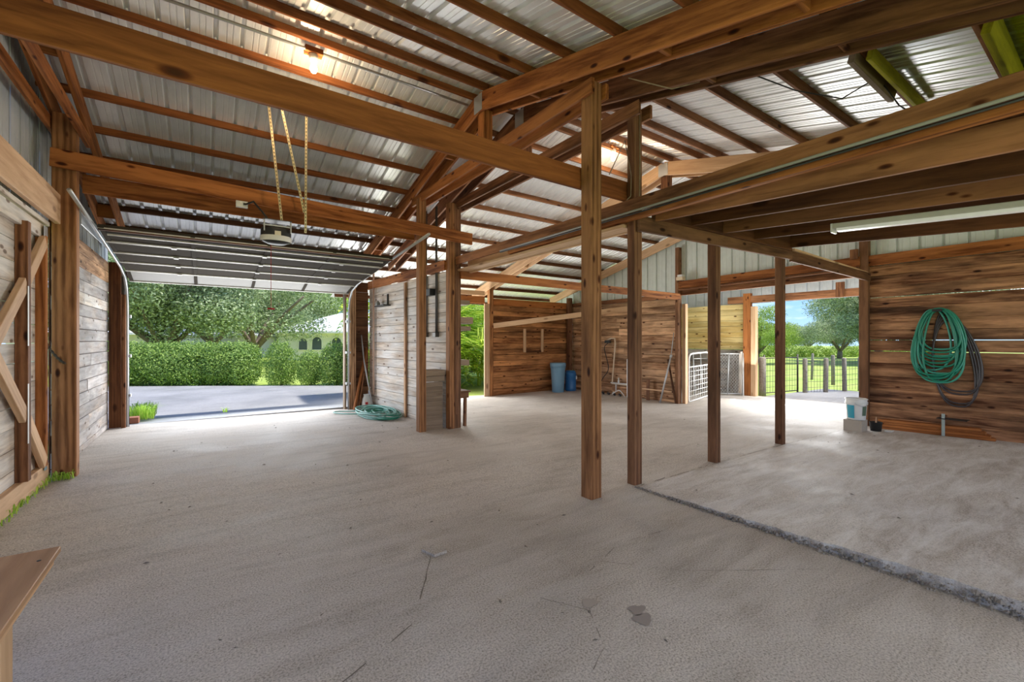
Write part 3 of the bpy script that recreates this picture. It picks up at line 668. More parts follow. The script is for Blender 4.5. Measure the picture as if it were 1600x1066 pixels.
tube('cord', [(.765, 7.0, 2.95), (.765, 7.0, 1.95)], .0035, RED, cdt, n=5); tube('handle', [(.72, 7.0, 1.945), (.81, 7.0, 1.945)], .012, RED, cdt)
# bulbs
def bulb(x, y, z, power, label, top):
    t = tag(thing('light_bulb', (x, y, z)), label, 'lamp')
    link('lamp_base', lathemesh([(.03, .06), (.045, .09), (.05, .13), (.02, .14)], 16), WHT, t, Matrix.Translation((x, y, z)))
    bx('mounting_block', (x-.09, y-.05, z+.14), (x+.09, y+.05, top), WO, t)
    g = lathemesh([(.004, -.062), (.025, -.055), (.036, -.03), (.037, -.01), (.028, .02), (.016, .045), (.014, .06)], 18)
    link('glass_bulb', g, plain('lit_bulb', (1, .9, .7), .3, emit=(1, .72, .38), es=25), t, Matrix.Translation((x, y, z)))
    l = light('bulb_light', 'POINT', (x, y, z-.09), power, (1, .74, .45)); l.data.shadow_soft_size = .06; l.parent = t; l.matrix_parent_inverse = wm(t).inverted()
bulb(.981, 5.2, 4.50, 9, 'glowing bare bulb under the ridge above the garage bay', 4.70)
bulb(5.66, 5.1, 4.60, 8, 'glowing bare bulb under the ridge behind the post standing alone', 4.77)
tube_ = tube('ridge_conduit', [(XL, 5.17, 4.66), (1.0, 5.17, 4.66), (2.9, 5.17, 4.66)], .016, GALV); tag(tube_, 'grey conduit running along the ridge to the bulb', 'conduit')
# wires
for P, lb in (([(3.60, 3.3, 3.3), (3.62, 3.1, 3.6), (3.6, 3.0, 3.2), (3.58, 2.99, 2.98), (3.56, 3.3, 2.80), (3.54, 3.6, 2.75)], 'loose wire looping beside the slab corner post'),
              ([(3.70, 2.975, 3.85), (3.70, 2.97, 3.3), (3.70, 2.975, 2.98), (3.78, 2.95, 2.94), (4.0, 3.1, 2.95), (4.1, 3.2, 3.02)], 'wire stapled down the face of the slab corner post'),
              ([(3.84, 1.9, 3.78), (4.3, 1.75, 3.72), (4.75, 1.55, 3.70), (4.95, 1.36, 3.86)], 'dark wire sagging under the roof over the stall'),
              ([(5.0, 1.34, 3.85), (4.95, 1.2, 3.55), (5.0, 1.0, 3.3)], 'short dark wire end hanging over the loft'),
              ([(3.2, 2.7, 3.92), (3.5, 2.45, 3.80), (3.7, 2.3, 3.86)], 'pale wire slung between the doubled rafters')):
    tag(tube('wire', P, .006, BLK if 'dark' in lb else WGR, n=6), lb, 'wire')
# yellow painted boards on the roof over the stall
tag(brd('yellow_board', (4.35, 1.23, rz(1.23)-.02), (5.95, 1.23, rz(1.23)-.0), .04, .09, WYP, up=(0, -.25, .97)), 'yellow painted board nailed beside a purlin over the stall', 'board')
tag(brd('yellow_board', (4.3, .575, rz(.575)-.01), (5.6, .575, rz(.575)-.01), .05, .15, WYP, up=(0, -.25, .97)), 'yellow painted board on the purlin nearest the open eave', 'board')
tag(brd('old_board', (4.3, 1.33, rz(1.33)-.02), (5.3, 1.33, rz(1.33)-.03), .05, .12, WGR, up=(0, -.25, .97)), 'old grey splintered board behind the yellow one over the stall', 'board')

# ------------------------------------------------------------------ things along the pale inner wall
cb = tag(thing('board_cabinet', (3.2, 6.95, -.02)), 'grey brown cabinet of stacked boards between the two posts', 'cabinet')
z = -.02; k = 0; hs = [.20]*4
for k in range(10):
    h = .081; bx('side_board', (3.035, 6.88, z), (3.36, 6.91, z+h-.002), WGR, cb, bev=.001)
    bx('side_board', (3.345, 6.91, z), (3.36, 7.2, z+h-.002), WGR, cb, bev=.001); z += h
bx('lid_board', (3.03, 6.865, z+.01), (3.39, 7.22, z+.105), WGR, cb); bx('lid_board', (3.03, 6.855, z+.108), (3.395, 7.22, z+.20), WGR, cb)
el = tag(thing('electric_conduit', (3.4, 7.4, 2.3)), 'pair of dark electrical conduits with boxes on the pale plank wall', 'conduit')
for d, zb in ((7.62, 1.63), (7.58, 1.63), (7.24, 1.61), (7.20, 1.61)):
    xx = onw(d, .02); tube('pipe', [(xx, d, 3.9), (xx, d, zb)], .012, DKM, el)
for d in (7.60, 7.22): bx('outlet_box', (onw(d, .07), d-.06, 1.56), (onw(d, .0), d+.06, 1.64), DKM, el)
bx('switch_box', (onw(7.4, .11), 7.28, 2.31), (onw(7.4, 0), 7.50, 2.43), BLK, el)
wbk = tag(thing('wall_bracket', (3.2, 9.6, 2.3)), 'black bracket with a small bottle on the pale plank wall', 'bracket')
bx('arm', (onw(9.4, .16), 9.15, 2.24), (onw(9.4, 0), 9.75, 2.265), BLK, wbk); bx('upright', (onw(9.3, .03), 9.30, 2.24), (onw(9.3, 0), 9.34, 2.50), BLK, wbk)
link('bottle', lathemesh([(.04, 0), (.045, .01), (.045, .07), (.02, .09), (.015, .11)], 14), plain('grey_bottle', (.3, .32, .3), .4), wbk, Matrix.Translation((onw(9.65, .09), 9.65, 2.266)))
tag(tube('wall_pipe', [(onw(10.0, .05), 10.0, .27), (onw(10.0, .05), 10.0, 3.05)], .02, plain('pinkish_pipe', (.62, .42, .32), .5)), 'thin pinkish pipe standing upright on the pale plank wall', 'pipe')
for i, (x0, x1, m, lb) in enumerate(((2.74, 3.08, WO, 'orange board leaning in the corner by the garage opening'), (2.84, 3.10, WB, 'brown board leaning behind the orange one in the corner'))):
    brd_ = brd('leaning_board', (x0, 10.08+.05*i, fz(x0, 10.1)+.01), (x1, 10.30+.04*i, 1.32-.05*i), .035, .10, m, up=(0, -1, .1)); tag(brd_, lb, 'board')
tag(tube('leaning_pole', [(3.10, 9.90, .0), (3.00, 10.2, 1.0), (2.975, 10.34, 1.62)], .016, GALV), 'thin grey pole leaning in the corner by the white bag', 'pole')
# white bag
bg_ = tag(thing('feed_bag', (3.02, 10.1, -.05)), 'small white bag with red print slumped in the corner', 'bag')
V = []; F = []
for j, (hh, wx, wy) in enumerate(((0, .105, .07), (.04, .125, .09), (.14, .12, .08), (.24, .095, .06), (.31, .06, .035), (.345, .07, .012))):
    for i in range(14):
        t = 2*PI*i/14; q = 1+.08*math.sin(3*t+j); V.append((3.02+wx*q*math.cos(t), 10.06+wy*q*math.sin(t)+.05*hh, -.065+hh))
F = [(j*14+i, j*14+(i+1) % 14, (j+1)*14+(i+1) % 14, (j+1)*14+i) for j in range(5) for i in range(14)]+[tuple(range(13, -1, -1)), tuple(70+i for i in range(14))]
o = mesh('sack', V, F, WHT, bg_)
bx('printed_mark', (2.96, 9.968, .05), (3.02, 9.975, .11), RED, bg_)
# hose pile
hp = tag(thing('garden_hose', (2.9, 8.9, 0)), 'pale green garden hose piled loosely at the foot of the plank wall', 'hose')
P = []; r_ = random.Random(4)
for k in range(150):
    t = k/18*2*PI; q = 1+.28*math.sin(k*.21)+r_.uniform(-.03, .03)
    P.append((2.88+.40*q*math.cos(t)*.72+.06*math.sin(k*.13), 8.95+.40*q*math.sin(t)*1.5, fz(2.9, 8.9)+.02+.022*(k//25)+.004*math.sin(k)))
P += [(2.7, 9.5, 0), (2.45, 9.75, -.02), (2.30, 9.85, -.02), (2.2, 9.7, -.02), (2.4, 9.35, -.02), (2.7, 9.1, 0)]
def smooth(P, it=2):
    P = [Vector(p) for p in P]
    for _ in range(it):
        Q = [P[0]]
        for a, b in zip(P, P[1:]): Q += [a*.75+b*.25, a*.25+b*.75]
        P = Q+[P[-1]]
    return P
tube('hose_line', smooth(P, 1), .013, GRNL, hp, n=6)
P2 = []
for k in range(70):
    t = k/17*2*PI+1; q = 1+.3*math.sin(k*.31)
    P2.append((2.95+.33*q*math.cos(t)*.7, 8.8+.36*q*math.sin(t)*1.6, fz(2.9, 8.9)+.035+.022*(k//17)))
tube('hose_line', smooth(P2, 1), .012, GRN, hp, n=6)
# shelf boards behind the built-up post
sh = tag(thing('shelf_rack', (3.8, 7.3, 0)), 'rack of short rough shelf boards behind the built-up post', 'shelf')
for z0, z1, x1, dx in ((2.28, 2.36, 4.03, 0), (1.93, 2.05, 4.10, 0), (1.80, 1.88, 4.05, 0), (1.16, 1.26, 4.02, 0)):
    bx('shelf_board', (3.50, 7.12, z0-.12), (x1, 7.45, z1-.12), WGR, sh)
bx('upright', (3.50, 7.2, -.03), (3.56, 7.3, 2.7), WPD, sh)
st = tag(thing('small_bench', (3.75, 7.0, 0)), 'rough little wooden bench with splayed legs behind the built-up post', 'bench')
bx('seat', (3.60, 6.98, .46), (3.93, 7.30, .56), WPD, st); bx('top_board', (3.58, 6.96, .56), (3.96, 7.32, .59), WPD, st)
for (a, b) in (((3.86, 6.99), (3.80, 6.90)), ((3.86, 7.25), (3.90, 7.3)), ((3.63, 7.25), (3.6, 7.3))):
    brd('leg', (b[0], b[1], fz(*b)), (a[0], a[1], .46), .05, .05, WPD, st, up=(0, 1, 0))

# ------------------------------------------------------------------ far corner
BLU = plain('blue_grey_barrel', (.20, .38, .52), .4); BLU2 = plain('bright_blue_barrel', (.03, .17, .42), .35)
b1 = tag(thing('blue_drum', (9.15, 10.55, -.13)), 'tall pale blue plastic drum against the back plank wall', 'barrel')
link('drum_body', lathemesh([(.17, 0), (.185, .02), (.20, .3), (.225, .70), (.235, .76), (.235, .80), (.25, .81), (.25, .92), (.23, .93), (.02, .925)], 32), BLU, b1, Matrix.Translation((9.12, 10.5, -.135)))
link('drum_band', lathemesh([(.236, .775), (.245, .78), (.245, .795), (.236, .80)], 32, cap=False), BLU, b1, Matrix.Translation((9.12, 10.5, -.135)))
b2 = tag(thing('blue_drum', (9.72, 10.6, -.13)), 'short bright blue drum in the far corner beside the tall one', 'barrel')
link('drum_body', lathemesh([(.16, 0), (.18, .02), (.185, .1), (.178, .12), (.178, .48), (.185, .5), (.175, .60), (.14, .62), (.02, .615)], 30), BLU2, b2, Matrix.Translation((9.70, 10.55, -.13)))
link('lid', lathemesh([(.15, .62), (.155, .64), (.13, .655), (.01, .66)], 26), BLU2, b2, Matrix.Translation((9.70, 10.55, -.13)))
bx('paper_tag', (9.78, 10.385, .25), (9.83, 10.39, .36), WHT, b2)
fr_ = tag(thing('wall_frame', (8.5, 10.93, 1.45)), 'two pale uprights on the back wall with a dark strip below', 'frame')
bx('upright', (8.10, 10.93, 1.13), (8.19, 10.97, 1.86), WL, fr_); bx('upright', (8.80, 10.93, 1.13), (8.89, 10.97, 1.86), WL, fr_); bx('strip', (8.17, 10.94, 1.12), (8.82, 10.965, 1.18), WD, fr_)
# things along the end wall
wp = tag(thing('water_pipe', (10.0, 9.0, .2)), 'white water pipe rising up the end wall with a valve and black hose', 'pipe')
tube('pipe', [(10.0, 9.25, 1.50), (10.0, 9.10, 1.56), (10.0, 8.95, 1.56), (10.0, 8.93, 1.4), (10.0, 9.05, .20), (10.0, 8.2, .20)], .022, plain('cream_pipe', (.72, .58, .42), .5), wp)
tube('lower_pipe', [(10.0, 9.1, .23), (10.0, 8.05, .23)], .02, WHT, wp); tube('riser', [(10.0, 8.9, .23), (10.0, 8.9, -.02)], .02, WHT, wp)
link('valve', lathemesh([(.02, 0), (.03, .02), (.03, .06), (.012, .09), (.02, .12), (.02, .15)], 12), WHT, wp, Matrix.Translation((10.0, 8.8, .25)))
tube('black_hose', smooth([(9.98, 9.2, 1.42), (9.95, 9.35, 1.3), (9.95, 9.22, .95), (9.93, 9.1, .6), (9.9, 9.35, .35), (9.85, 9.5, .0)], 2), .012, BLK, wp)
tube('clear_hose', smooth([(9.9, 8.9, -.02), (9.8, 8.9, -.1), (9.75, 8.75, -.02), (9.8, 8.6, .08), (9.85, 8.5, -.05), (9.8, 8.4, -.11)], 2), .013, WHT, wp)
bx('shut_off', (9.94, 9.1, 1.42), (10.0, 9.3, 1.50), BLK, wp)
for i in range(4): tube('fitting', [(9.8, 8.55+.22*i, -.08), (9.86, 8.65+.22*i, -.07)], .035, BLK, wp)
tag(bx('gutter_panel', (9.93, 8.24, -.13), (9.99, 8.44, .96), WHT), 'narrow white plastic panel standing against the end wall', 'panel')
tag(bx('rail_pipe', (9.9, 6.95, .15), (9.93, 7.95, .18), WL), 'thin pale rail low on the end wall', 'rail')
tag(brd('stake', (9.9, 7.68, -.14), (9.96, 7.72, .42), .10, .03, WPD, up=(1, 0, 0)), 'short brown stake standing against the end wall', 'stake')
po = tag(thing('leaning_rod', (9.85, 7.1, -.12)), 'dark metal rod leaning at the corner of the end wall', 'pole')
tube('lower_rod', [(9.72, 7.16, -.135), (9.92, 6.97, 1.10)], .022, GALV, po); tube('upper_rod', [(9.92, 6.97, 1.10), (9.97, 6.92, 1.70)], .010, GALV, po); tube('collar', [(9.915, 6.975, 1.06), (9.925, 6.965, 1.13)], .032, GALV, po)
tag(brd('corner_brace', (9.97, 6.86, -.13), (9.97, 7.10, 1.0), .03, .06, WPD, up=(1, 0, 0)), 'slanted brown strip against the corner post of the end wall', 'board')
# ------------------------------------------------------------------ leaning gates by the yellow wall
def gate_a():
    t = tag(thing('mesh_gate', (11.4, 6.9, -.14)), 'white tubular gate with square wire mesh leaning by the corner post', 'gate')
    x0, x1 = 10.32, 12.6; y0, y1 = 6.72, 7.35; z0, z1 = -.10, 1.16
    def q(u, z): return (x0+(x1-x0)*u, y0+(y1-y0)*u, z)
    tube('frame_tube', smooth([q(0, z0), q(0, z1-.2), q(.02, z1-.05), q(.10, z1), q(1, z1), q(1, z0)], 2), .022, WHT, t)
    tube('cross_tube', [q(0, .80), q(1, .80)], .020, WHT, t); tube('bottom_tube', [q(0, z0), q(1, z0)], .018, WHT, t)
    for i in range(1, 12): tube('wire', [q(i/12, z0), q(i/12, .80)], .0065, WHT, t, n=5)
    for i in range(6): zz = z0+.13+i*.13; tube('wire', [q(0, zz), q(1, zz)], .0065, WHT, t, n=5)
gate_a()
t = tag(thing('mesh_gate', (12.3, 7.3, -.14)), 'small grey wire gate leaning behind the white tubular one', 'gate')
for xx in (.0, .33, .66): tube('upright', [(11.9+xx, 7.55-.1*xx, -.13), (12.05+xx, 7.7-.1*xx, 1.12)], .016, GALV, t, n=6)
tube('rail', [(12.0, 7.66, .95), (12.75, 7.6, .95)], .014, GALV, t, n=6)
t = tag(thing('chain_link_panel', (12.9, 7.0, -.14)), 'grey chain link panel leaning against the wall under the yellow planks', 'gate')
def q2(u, z): return (12.55+.62*u+.08*(z+.1), 7.42-.62*u, z)
for u in (0, .52, 1.0): tube('frame_tube', [q2(u, -.13), q2(u, 1.12)], .02, GALV, t)
for z_ in (-.1, 1.1): tube('frame_tube', [q2(0, z_), q2(1, z_)], .016, GALV, t)
ms = []
for i in range(-12, 13):
    for s in (-1, 1):
        u0, z0 = i*.09, -.1; P = []
        for k in range(25):
            u = u0+s*k*.045 if s > 0 else u0+1.08-k*.045; z_ = -.1+k*.05
            if 0 <= u <= 1: P.append(q2(u, z_))
        if len(P) > 1: ms.append((tubemesh([P[0], P[-1]], .004, 4), None))
w_ = joined('wire_mesh', ms, GALV, t); w_['kind'] = 'stuff'
tag(tube('leaning_tube', [(12.95, 6.66, -.13), (13.2, 6.80, 1.12)], .02, WHT), 'white tube leaning in front of the chain link panel', 'pole')
tag(brd('grey_plank_slab', (13.26, 7.05, -.13), (13.30, 7.02, 1.12), .32, .03, WG, up=(1, 0, 0)), 'wide weathered plank standing by the orange post', 'board')
tag(brd('edge_post', (13.15, 6.86, -.13), (13.2, 6.86, 1.16), .08, .06, WW, up=(1, 0, 0)), 'pale short board standing beside the weathered plank', 'board')

# ------------------------------------------------------------------ hose wall
hh = tag(thing('garden_hose', (10.0, 1.9, 2.03)), 'green garden hose coiled on the stall plank wall', 'hose')
def loop(dc, zt, zb, wd, x, skew=0, n=40, wob=0):
    P = []
    for k in range(n):
        t = 2*PI*k/n; s = math.sin(t); c = math.cos(t)      # c=1 top
        z_ = (zt+zb)/2+(zt-zb)/2*c; wdt = wd*(.80+.20*(-c))*abs(s)**.72*(1 if s > 0 else -1)
        P.append((x+.012*math.sin(3*t+wob), dc+wdt+skew*(zt-z_), z_))
    return P
r_ = random.Random(9)
for i in range(15):
    zt = 2.035-.012*r_.random()*3; zb = [1.24, 1.18, 1.06, .95, .86, 1.3, 1.0, .90, 1.12, .80, .82, .92, 1.35, 1.22, .88][i]; w_ = [.33, .35, .32, .34, .33, .30, .28, .36, .30, .36, .24, .37, .29, .31, .35][i]
    tube('hose_loop', loop(1.95+r_.uniform(-.07, .05), zt, zb, w_, 10.045-.014*(i % 6), skew=r_.uniform(-.03, .06)), .0155, GRN if i % 3 else plain('green_hose_light', (.06, .36, .27), .3), hh, n=7, closed=True)
for i in range(4):
    tube('dark_hose_loop', loop(1.84-.02*i, 1.98-.05*i, .42+.05*i+(.1 if i > 1 else 0), .28+.02*i, 10.066-.004*i, skew=-.10), .0145, DKH, hh, n=7, closed=True)
bx('peg', (9.93, 1.86, 1.98), (10.08, 1.98, 2.02), BLK, hh)
ls = 'bundle of long orange boards lying on the slab below the hose'
for i in range(4):
    for j in range(2):
        a = 1.25+.05*i+.03*j; b = 2.66-.04*((i+j) % 3); x0 = 9.86+.09*j
        zb = slz(9.9, 2.0)+.002+.043*i
        o = brd('lumber_board', (x0, a, slz(x0, a)+.023+.0425*i), (x0, b, slz(x0, b)+.023+.0425*i), .085, .04, WO, bev=.003)
        tag(o, ['lowest', 'second lowest', 'second highest', 'top'][i]+' orange board of the bundle below the hose, '+['outer', 'wall'][j]+' side', 'board', 'boards bundled below the hose')
tag(bx('bundle_clamp', (9.795, 1.80, slz(9.8, 1.8)), (9.81, 1.84, .31), plain('clamp_steel', (.45, .55, .53), .4, .5)), 'upright grey green clamp bar across the board bundle', 'clamp')
tag(bx('clamp_strap', (9.78, 1.55, .222), (9.99, 1.90, .235), BLK), 'black strap on top of the board bundle', 'strap')
# bucket on a box
z0 = slz(9.3, 2.75)
bxo = tag(thing('concrete_block', (9.27, 2.72, z0)), 'pale concrete block under the white bucket', 'block')
bx('block_body', (9.10, 2.69, z0-.02), (9.38, 2.95, z0+.19), plain('block_concrete', (.42, .37, .31), .9), bxo)
bk = tag(thing('paint_bucket', (9.27, 2.75, z0+.19)), 'white plastic bucket with a blue label standing on a block', 'bucket')
Mb = Matrix.Translation((9.25, 2.81, z0+.192))
link('bucket_body', lathemesh([(.125, 0), (.13, .01), (.15, .28), (.152, .36), (.148, .365), (.148, .345), (.12, .02), (.01, .015)], 32), WHT, bk, Mb)
for z_ in (.27, .295, .345): link('rim_ring', lathemesh([(.149, z_), (.162, z_+.002), (.162, z_+.012), (.150, z_+.014)], 32, cap=False), WHT, bk, Mb)
def patch(a0, a1, z0_, z1_, mat, nm):
    V = []; n = 10
    for zz in (z0_, z1_):
        for k in range(n+1):
            t_ = a0+(a1-a0)*k/n; r = .1335+.02*zz/.28+.0015; V.append((r*math.cos(t_), r*math.sin(t_), zz))
    me = bpy.data.meshes.new(nm); me.from_pydata(V, [], [(k, k+1, n+2+k, n+1+k) for k in range(n)]); me.update(); link(nm, me, mat, bk, Mb)
LB = plain('blue_label', (.03, .33, .45), .5)
patch(math.radians(140), math.radians(186), .03, .255, LB, 'blue_label'); patch(math.radians(232), math.radians(262), .08, .24, plain('green_label', (.10, .16, .11), .5), 'green_label')
tube('handle', smooth([(9.25+.16*math.cos(a), 2.81+.16*math.sin(a), z0+.192+.29-.05*math.sin((a-3.3)/1.6*PI)) for a in [3.3+.2*i for i in range(9)]], 1), .004, GALV, bk, n=5)
tb = tag(thing('black_tub', (9.4, 2.6, z0)), 'small black tub of scraps beside the concrete block', 'tub')
link('tub_body', lathemesh([(.075, 0), (.09, .15), (.095, .155), (.085, .15), (.07, .02), (.005, .02)], 20), BLK, tb, Matrix.Translation((9.47, 2.60, z0)))
for i in range(6): brd('scrap', (9.43+.015*i, 2.6, z0+.12), (9.40+.04*i, 2.58+.01*i, z0+.22), .012, .008, WL, tb)
tag(bx('paper_scrap', (9.50, 2.40, slz(9.5, 2.4)), (9.64, 2.49, slz(9.5, 2.4)+.02), WHT), 'crumpled white scrap on the slab by the black tub', 'litter')
tag(bx('wall_block', (9.93, 3.0, 3.02), (10.0, 3.12, 3.20), WB), 'small block on the corner post above the hose wall', 'block')
pk = tag(thing('porch_light', (9.95, 6.7, 3.1)), 'small cream light fixture on the corner post of the end wall', 'lamp')
bx('housing', (9.86, 6.60, 3.03), (9.99, 6.78, 3.11), plain('cream_plastic', (.75, .6, .42), .5), pk); bx('cap', (9.88, 6.62, 3.11), (9.98, 6.76, 3.17), WHT, pk)
# ------------------------------------------------------------------ near the camera
wbn = tag(thing('workbench', (-.7, 1.6, 0)), 'plywood workbench corner with nail marks near the camera', 'table')
bx('benchtop', (-1.2, .9, .832), (-.372, 1.955, .85), WPLY, wbn, bev=.002); bx('edge_board', (-1.2, .9, .80), (-.385, 1.94, .832), WL, wbn, bev=.002)
bx('leg', (-.50, 1.70, 0), (-.435, 1.79, .80), WL, wbn); bx('side_board', (-1.1, 1.70, .1), (-.505, 1.74, .80), WD, wbn)
bx('leg', (-1.18, 1.70, 0), (-1.1, 1.79, .80), WL, wbn); bx('leg', (-.50, .95, 0), (-.435, 1.03, .80), WL, wbn); bx('leg', (-1.18, .95, 0), (-1.1, 1.03, .80), WL, wbn)
for i, (x, y) in enumerate(((-.45, 1.50), (-.47, 1.72), (-.40, 1.86), (-.44, 1.62), (-.52, 1.80))):
    tube('nail_hole', [(x, y, .849), (x, y, .8512)], .005, BLK, wbn, n=8)
pt = [(1.26, 2.92), (1.30, 2.79), (1.40, 2.80), (1.41, 2.88), (1.34, 2.95)]
tag(mesh('concrete_chip', [(x, y, .001) for x, y in pt]+[(x, y, .02) for x, y in pt], [(5, 6, 7, 8, 9)]+[(i, (i+1) % 5, (i+1) % 5+5, i+5) for i in range(5)], CONC), 'flat broken chip lying on the open concrete floor', 'chip')
r_ = random.Random(21); V = []; F = []
for k in range(170):
    x, y = (r_.uniform(-.6, 3.4), r_.uniform(1.2, 9)) if k < 90 else (r_.uniform(3.8, 9.5), r_.uniform(.6, 9.5))
    zf = slz(x, y) if (x > 3.7 and y < 2.9) else fz(x, y); s = r_.uniform(.004, .014); o = len(V); a = r_.uniform(0, PI); dx, dy = math.cos(a)*s*1.6, math.sin(a)*s*1.6
    V += [(x-dx, y-dy, zf+.002), (x+dy*.4, y-dx*.4, zf+.002), (x+dx, y+dy, zf+.002), (x-dy*.4, y+dx*.4, zf+.002), (x, y, zf+s*.7)]; F += [(o, o+1, o+4), (o+1, o+2, o+4), (o+2, o+3, o+4), (o+3, o, o+4)]
tag(mesh('debris', V, F, DARKC), 'tiny bits of dirt and leaves scattered over the concrete', 'debris', kind='stuff')

# ------------------------------------------------------------------ outdoors
ground = sheet('ground_outside', -120, 160, -60, 160, lambda x, y: -.24, LAWN, 4, 4, thick=.1)
sheet('driveway_outside', -14, 4.4, 10.46, 16.2, lambda x, y: -.03-.10*min(1, max(0, (y-10.46)/2)), ASPH, 12, 10, thick=.15)
def far_edge(x): return 18.6-.62*x*.9
V = [(-14, 16.2, -.129), (-14, 25.5, -.129), (-6, 22.8, -.129), (0, 19.2, -.129), (4.4, 16.2, -.129)]
o = mesh('driveway_outside', V, [(4, 3, 2, 1, 0)], ASPH); o['kind'] = 'structure'
sheet('apron_outside', 13.46, 17.6, 2.0, 6.3, lambda x, y: -.14-.01*(x-13.4), APRON, 8, 8, thick=.12)
# foliage
def leafcloud(name, blobs, n, size, seed, shell=.55, up=.2):
    r = np.random.default_rng(seed)
    w = np.array([b[3]*b[4]*b[5] for b in blobs])**.66; idx = r.choice(len(blobs), n, p=w/w.sum()); B = np.array(blobs)[idx]
    d = r.normal(size=(n, 3)); d /= np.linalg.norm(d, axis=1)[:, None]
    rad = shell+(1-shell)*r.random(n)**.5; rad *= 1+.10*np.sin(7*d[:, 0]+3*d[:, 2]+idx)+.08*r.normal(size=n)
    P = B[:, :3]+d*B[:, 3:6]*rad[:, None]
    nr = d+.8*r.normal(size=(n, 3)); nr[:, 2] += up; nr /= np.linalg.norm(nr, axis=1)[:, None]
    t = np.cross(nr, r.normal(size=(n, 3))); t /= np.linalg.norm(t, axis=1)[:, None]; b = np.cross(nr, t)
    s = size*(.6+.8*r.random(n))[:, None]
    V = np.stack([P-t*s, P-b*s*.45, P+t*s, P+b*s*.45], 1).reshape(-1, 3)
    me = bpy.data.meshes.new(name); me.vertices.add(4*n); me.vertices.foreach_set('co', V.astype('f').ravel())
    me.loops.add(4*n); me.loops.foreach_set('vertex_index', np.arange(4*n)); me.polygons.add(n)
    me.polygons.foreach_set('loop_start', np.arange(0, 4*n, 4)); me.polygons.foreach_set('loop_total', np.full(n, 4)); me.update(calc_edges=True); me.validate(); return me
hm = [leafcloud('hedge_foliage', [(0, 0, .85, .85, .75, .75), (.25, .1, .45, .55, .6, .5), (-.3, -.1, .5, .6, .6, .5), (.1, 0, 1.25, .6, .6, .42)], 9500, .038, s) for s in (1, 2, 3)]
for m in hm: m.materials.append(HEDGE)
BARK = plain('bark', (.22, .17, .13), .9, var=.2)
stem = tubemesh([(0, 0, -.1), (0, 0, .7)], .05, 6); stem.materials.append(BARK)
def shrub(x, y, i, sc, label, group=None, z=-.22, rot=None, mats=None):
    t = tag(thing('hedge_shrub', (x, y, z)), label, 'shrub', group); random.seed(i)
    M = Matrix.Translation((x, y, z)) @ Matrix.Rotation(rot if rot is not None else random.uniform(0, 6), 4, 'Z') @ Matrix.Diagonal((*sc, 1))
    f_ = link('foliage', hm[i % 3], None, t, M); f_['kind'] = 'stuff'; link('stem', stem, None, t, Matrix.Translation((x, y, z)))
cs, sn = math.cos(math.radians(35)), math.sin(math.radians(35))
def cw(px, depth):   # a point straight out from the barn at this bearing and distance
    X = (px-800)/686*depth; return (X*cs+depth*sn, -X*sn+depth*cs)
k = 0
for px in (178, 206, 234, 262, 288, 314, 338, 362, 380):
    x, y = cw(px, 16.9); shrub(x, y, k, (1.0, 1.0, 1.0), 'clipped hedge shrub in the unbroken run across the driveway', 'shrubs of the long clipped hedge'); k += 1
for px, sc, lb in ((440, (.72, .72, 1.02), 'separate clipped shrub standing alone beyond the hedge gap'), (486, (.62, .62, .80), 'low loose shrub between the lone shrub and the garage jamb'), (527, (.85, .85, .98), 'rounded shrub in front of the white house by the garage jamb'), (560, (.9, .9, 1.0), 'last shrub of the driveway row, mostly hidden by the jamb')):
    x, y = cw(px, 16.8); shrub(x, y, k, sc, lb); k += 1
tm = [leafcloud('tree_foliage', [(random.Random(s*50+j).uniform(-3.6, 3.6), random.Random(s*51+j).uniform(-3, 3), random.Random(s*53+j).uniform(2.6, 6.4), random.Random(s*57+j).uniform(1.2, 2.1), random.Random(s*59+j).uniform(1.2, 2.0), random.Random(s*61+j).uniform(.8, 1.4)) for j in range(17)], 48000, .075, s, shell=.35) for s in (1, 2, 3)]
for m in tm: m.materials.append(OAK)
tmb = tm[0].copy(); tmb.materials.clear(); tmb.materials.append(BRIGHT)
def tree(px, depth, s, i, label, z=-.24, me=None, limbs=7, sz=None, lift=0):
    x, y = cw(px, depth); t = tag(thing('oak_tree', (x, y, z)), label, 'tree'); r = random.Random(i*7)
    M = Matrix.Translation((x, y, z+lift)) @ Matrix.Rotation(r.uniform(0, 6), 4, 'Z') @ Matrix.Diagonal((s, s, (sz or s), 1))
    f_ = link('foliage', me or tm[i % 3], None, t, M); f_['kind'] = 'stuff'
    tube('trunk', [(x, y, z-.1), (x+.1*s, y, z+1.0*s+lift)], .35*s, BARK, t, n=9, taper=.75)
    for k in range(limbs):
        a = 2*PI*k/limbs+r.uniform(-.3, .3); l = r.uniform(2.0, 3.6)*s
        tube('limb', smooth([(x+.1*s, y, z+.9*s+lift), (x+math.cos(a)*l*.4, y+math.sin(a)*l*.4, z+2.2*s+lift), (x+math.cos(a)*l, y+math.sin(a)*l, z+(3.6+r.random()*1.4)*s+lift)], 1), .15*s, BARK, t, n=6, taper=.35)
tree(395, 30, 1.25, 1, 'big spreading oak behind the middle of the hedge', sz=1.05)
tree(255, 26, 1.15, 2, 'dense oak on the grey wall side of the garage view', sz=1.1)
tree(330, 40, 1.5, 3, 'tall oak far behind the hedge')
tree(120, 24, 1.1, 4, 'oak mostly hidden by the garage jamb and grey wall')
tree(478, 52, 1.3, 5, 'small distant tree above the white house roof', me=tmb)
tree(440, 48, 1.25, 8, 'rounded oak beyond the white house')
tree(742, 24, .75, 20, 'bright leafy tree behind the palms in the side opening', me=tmb)
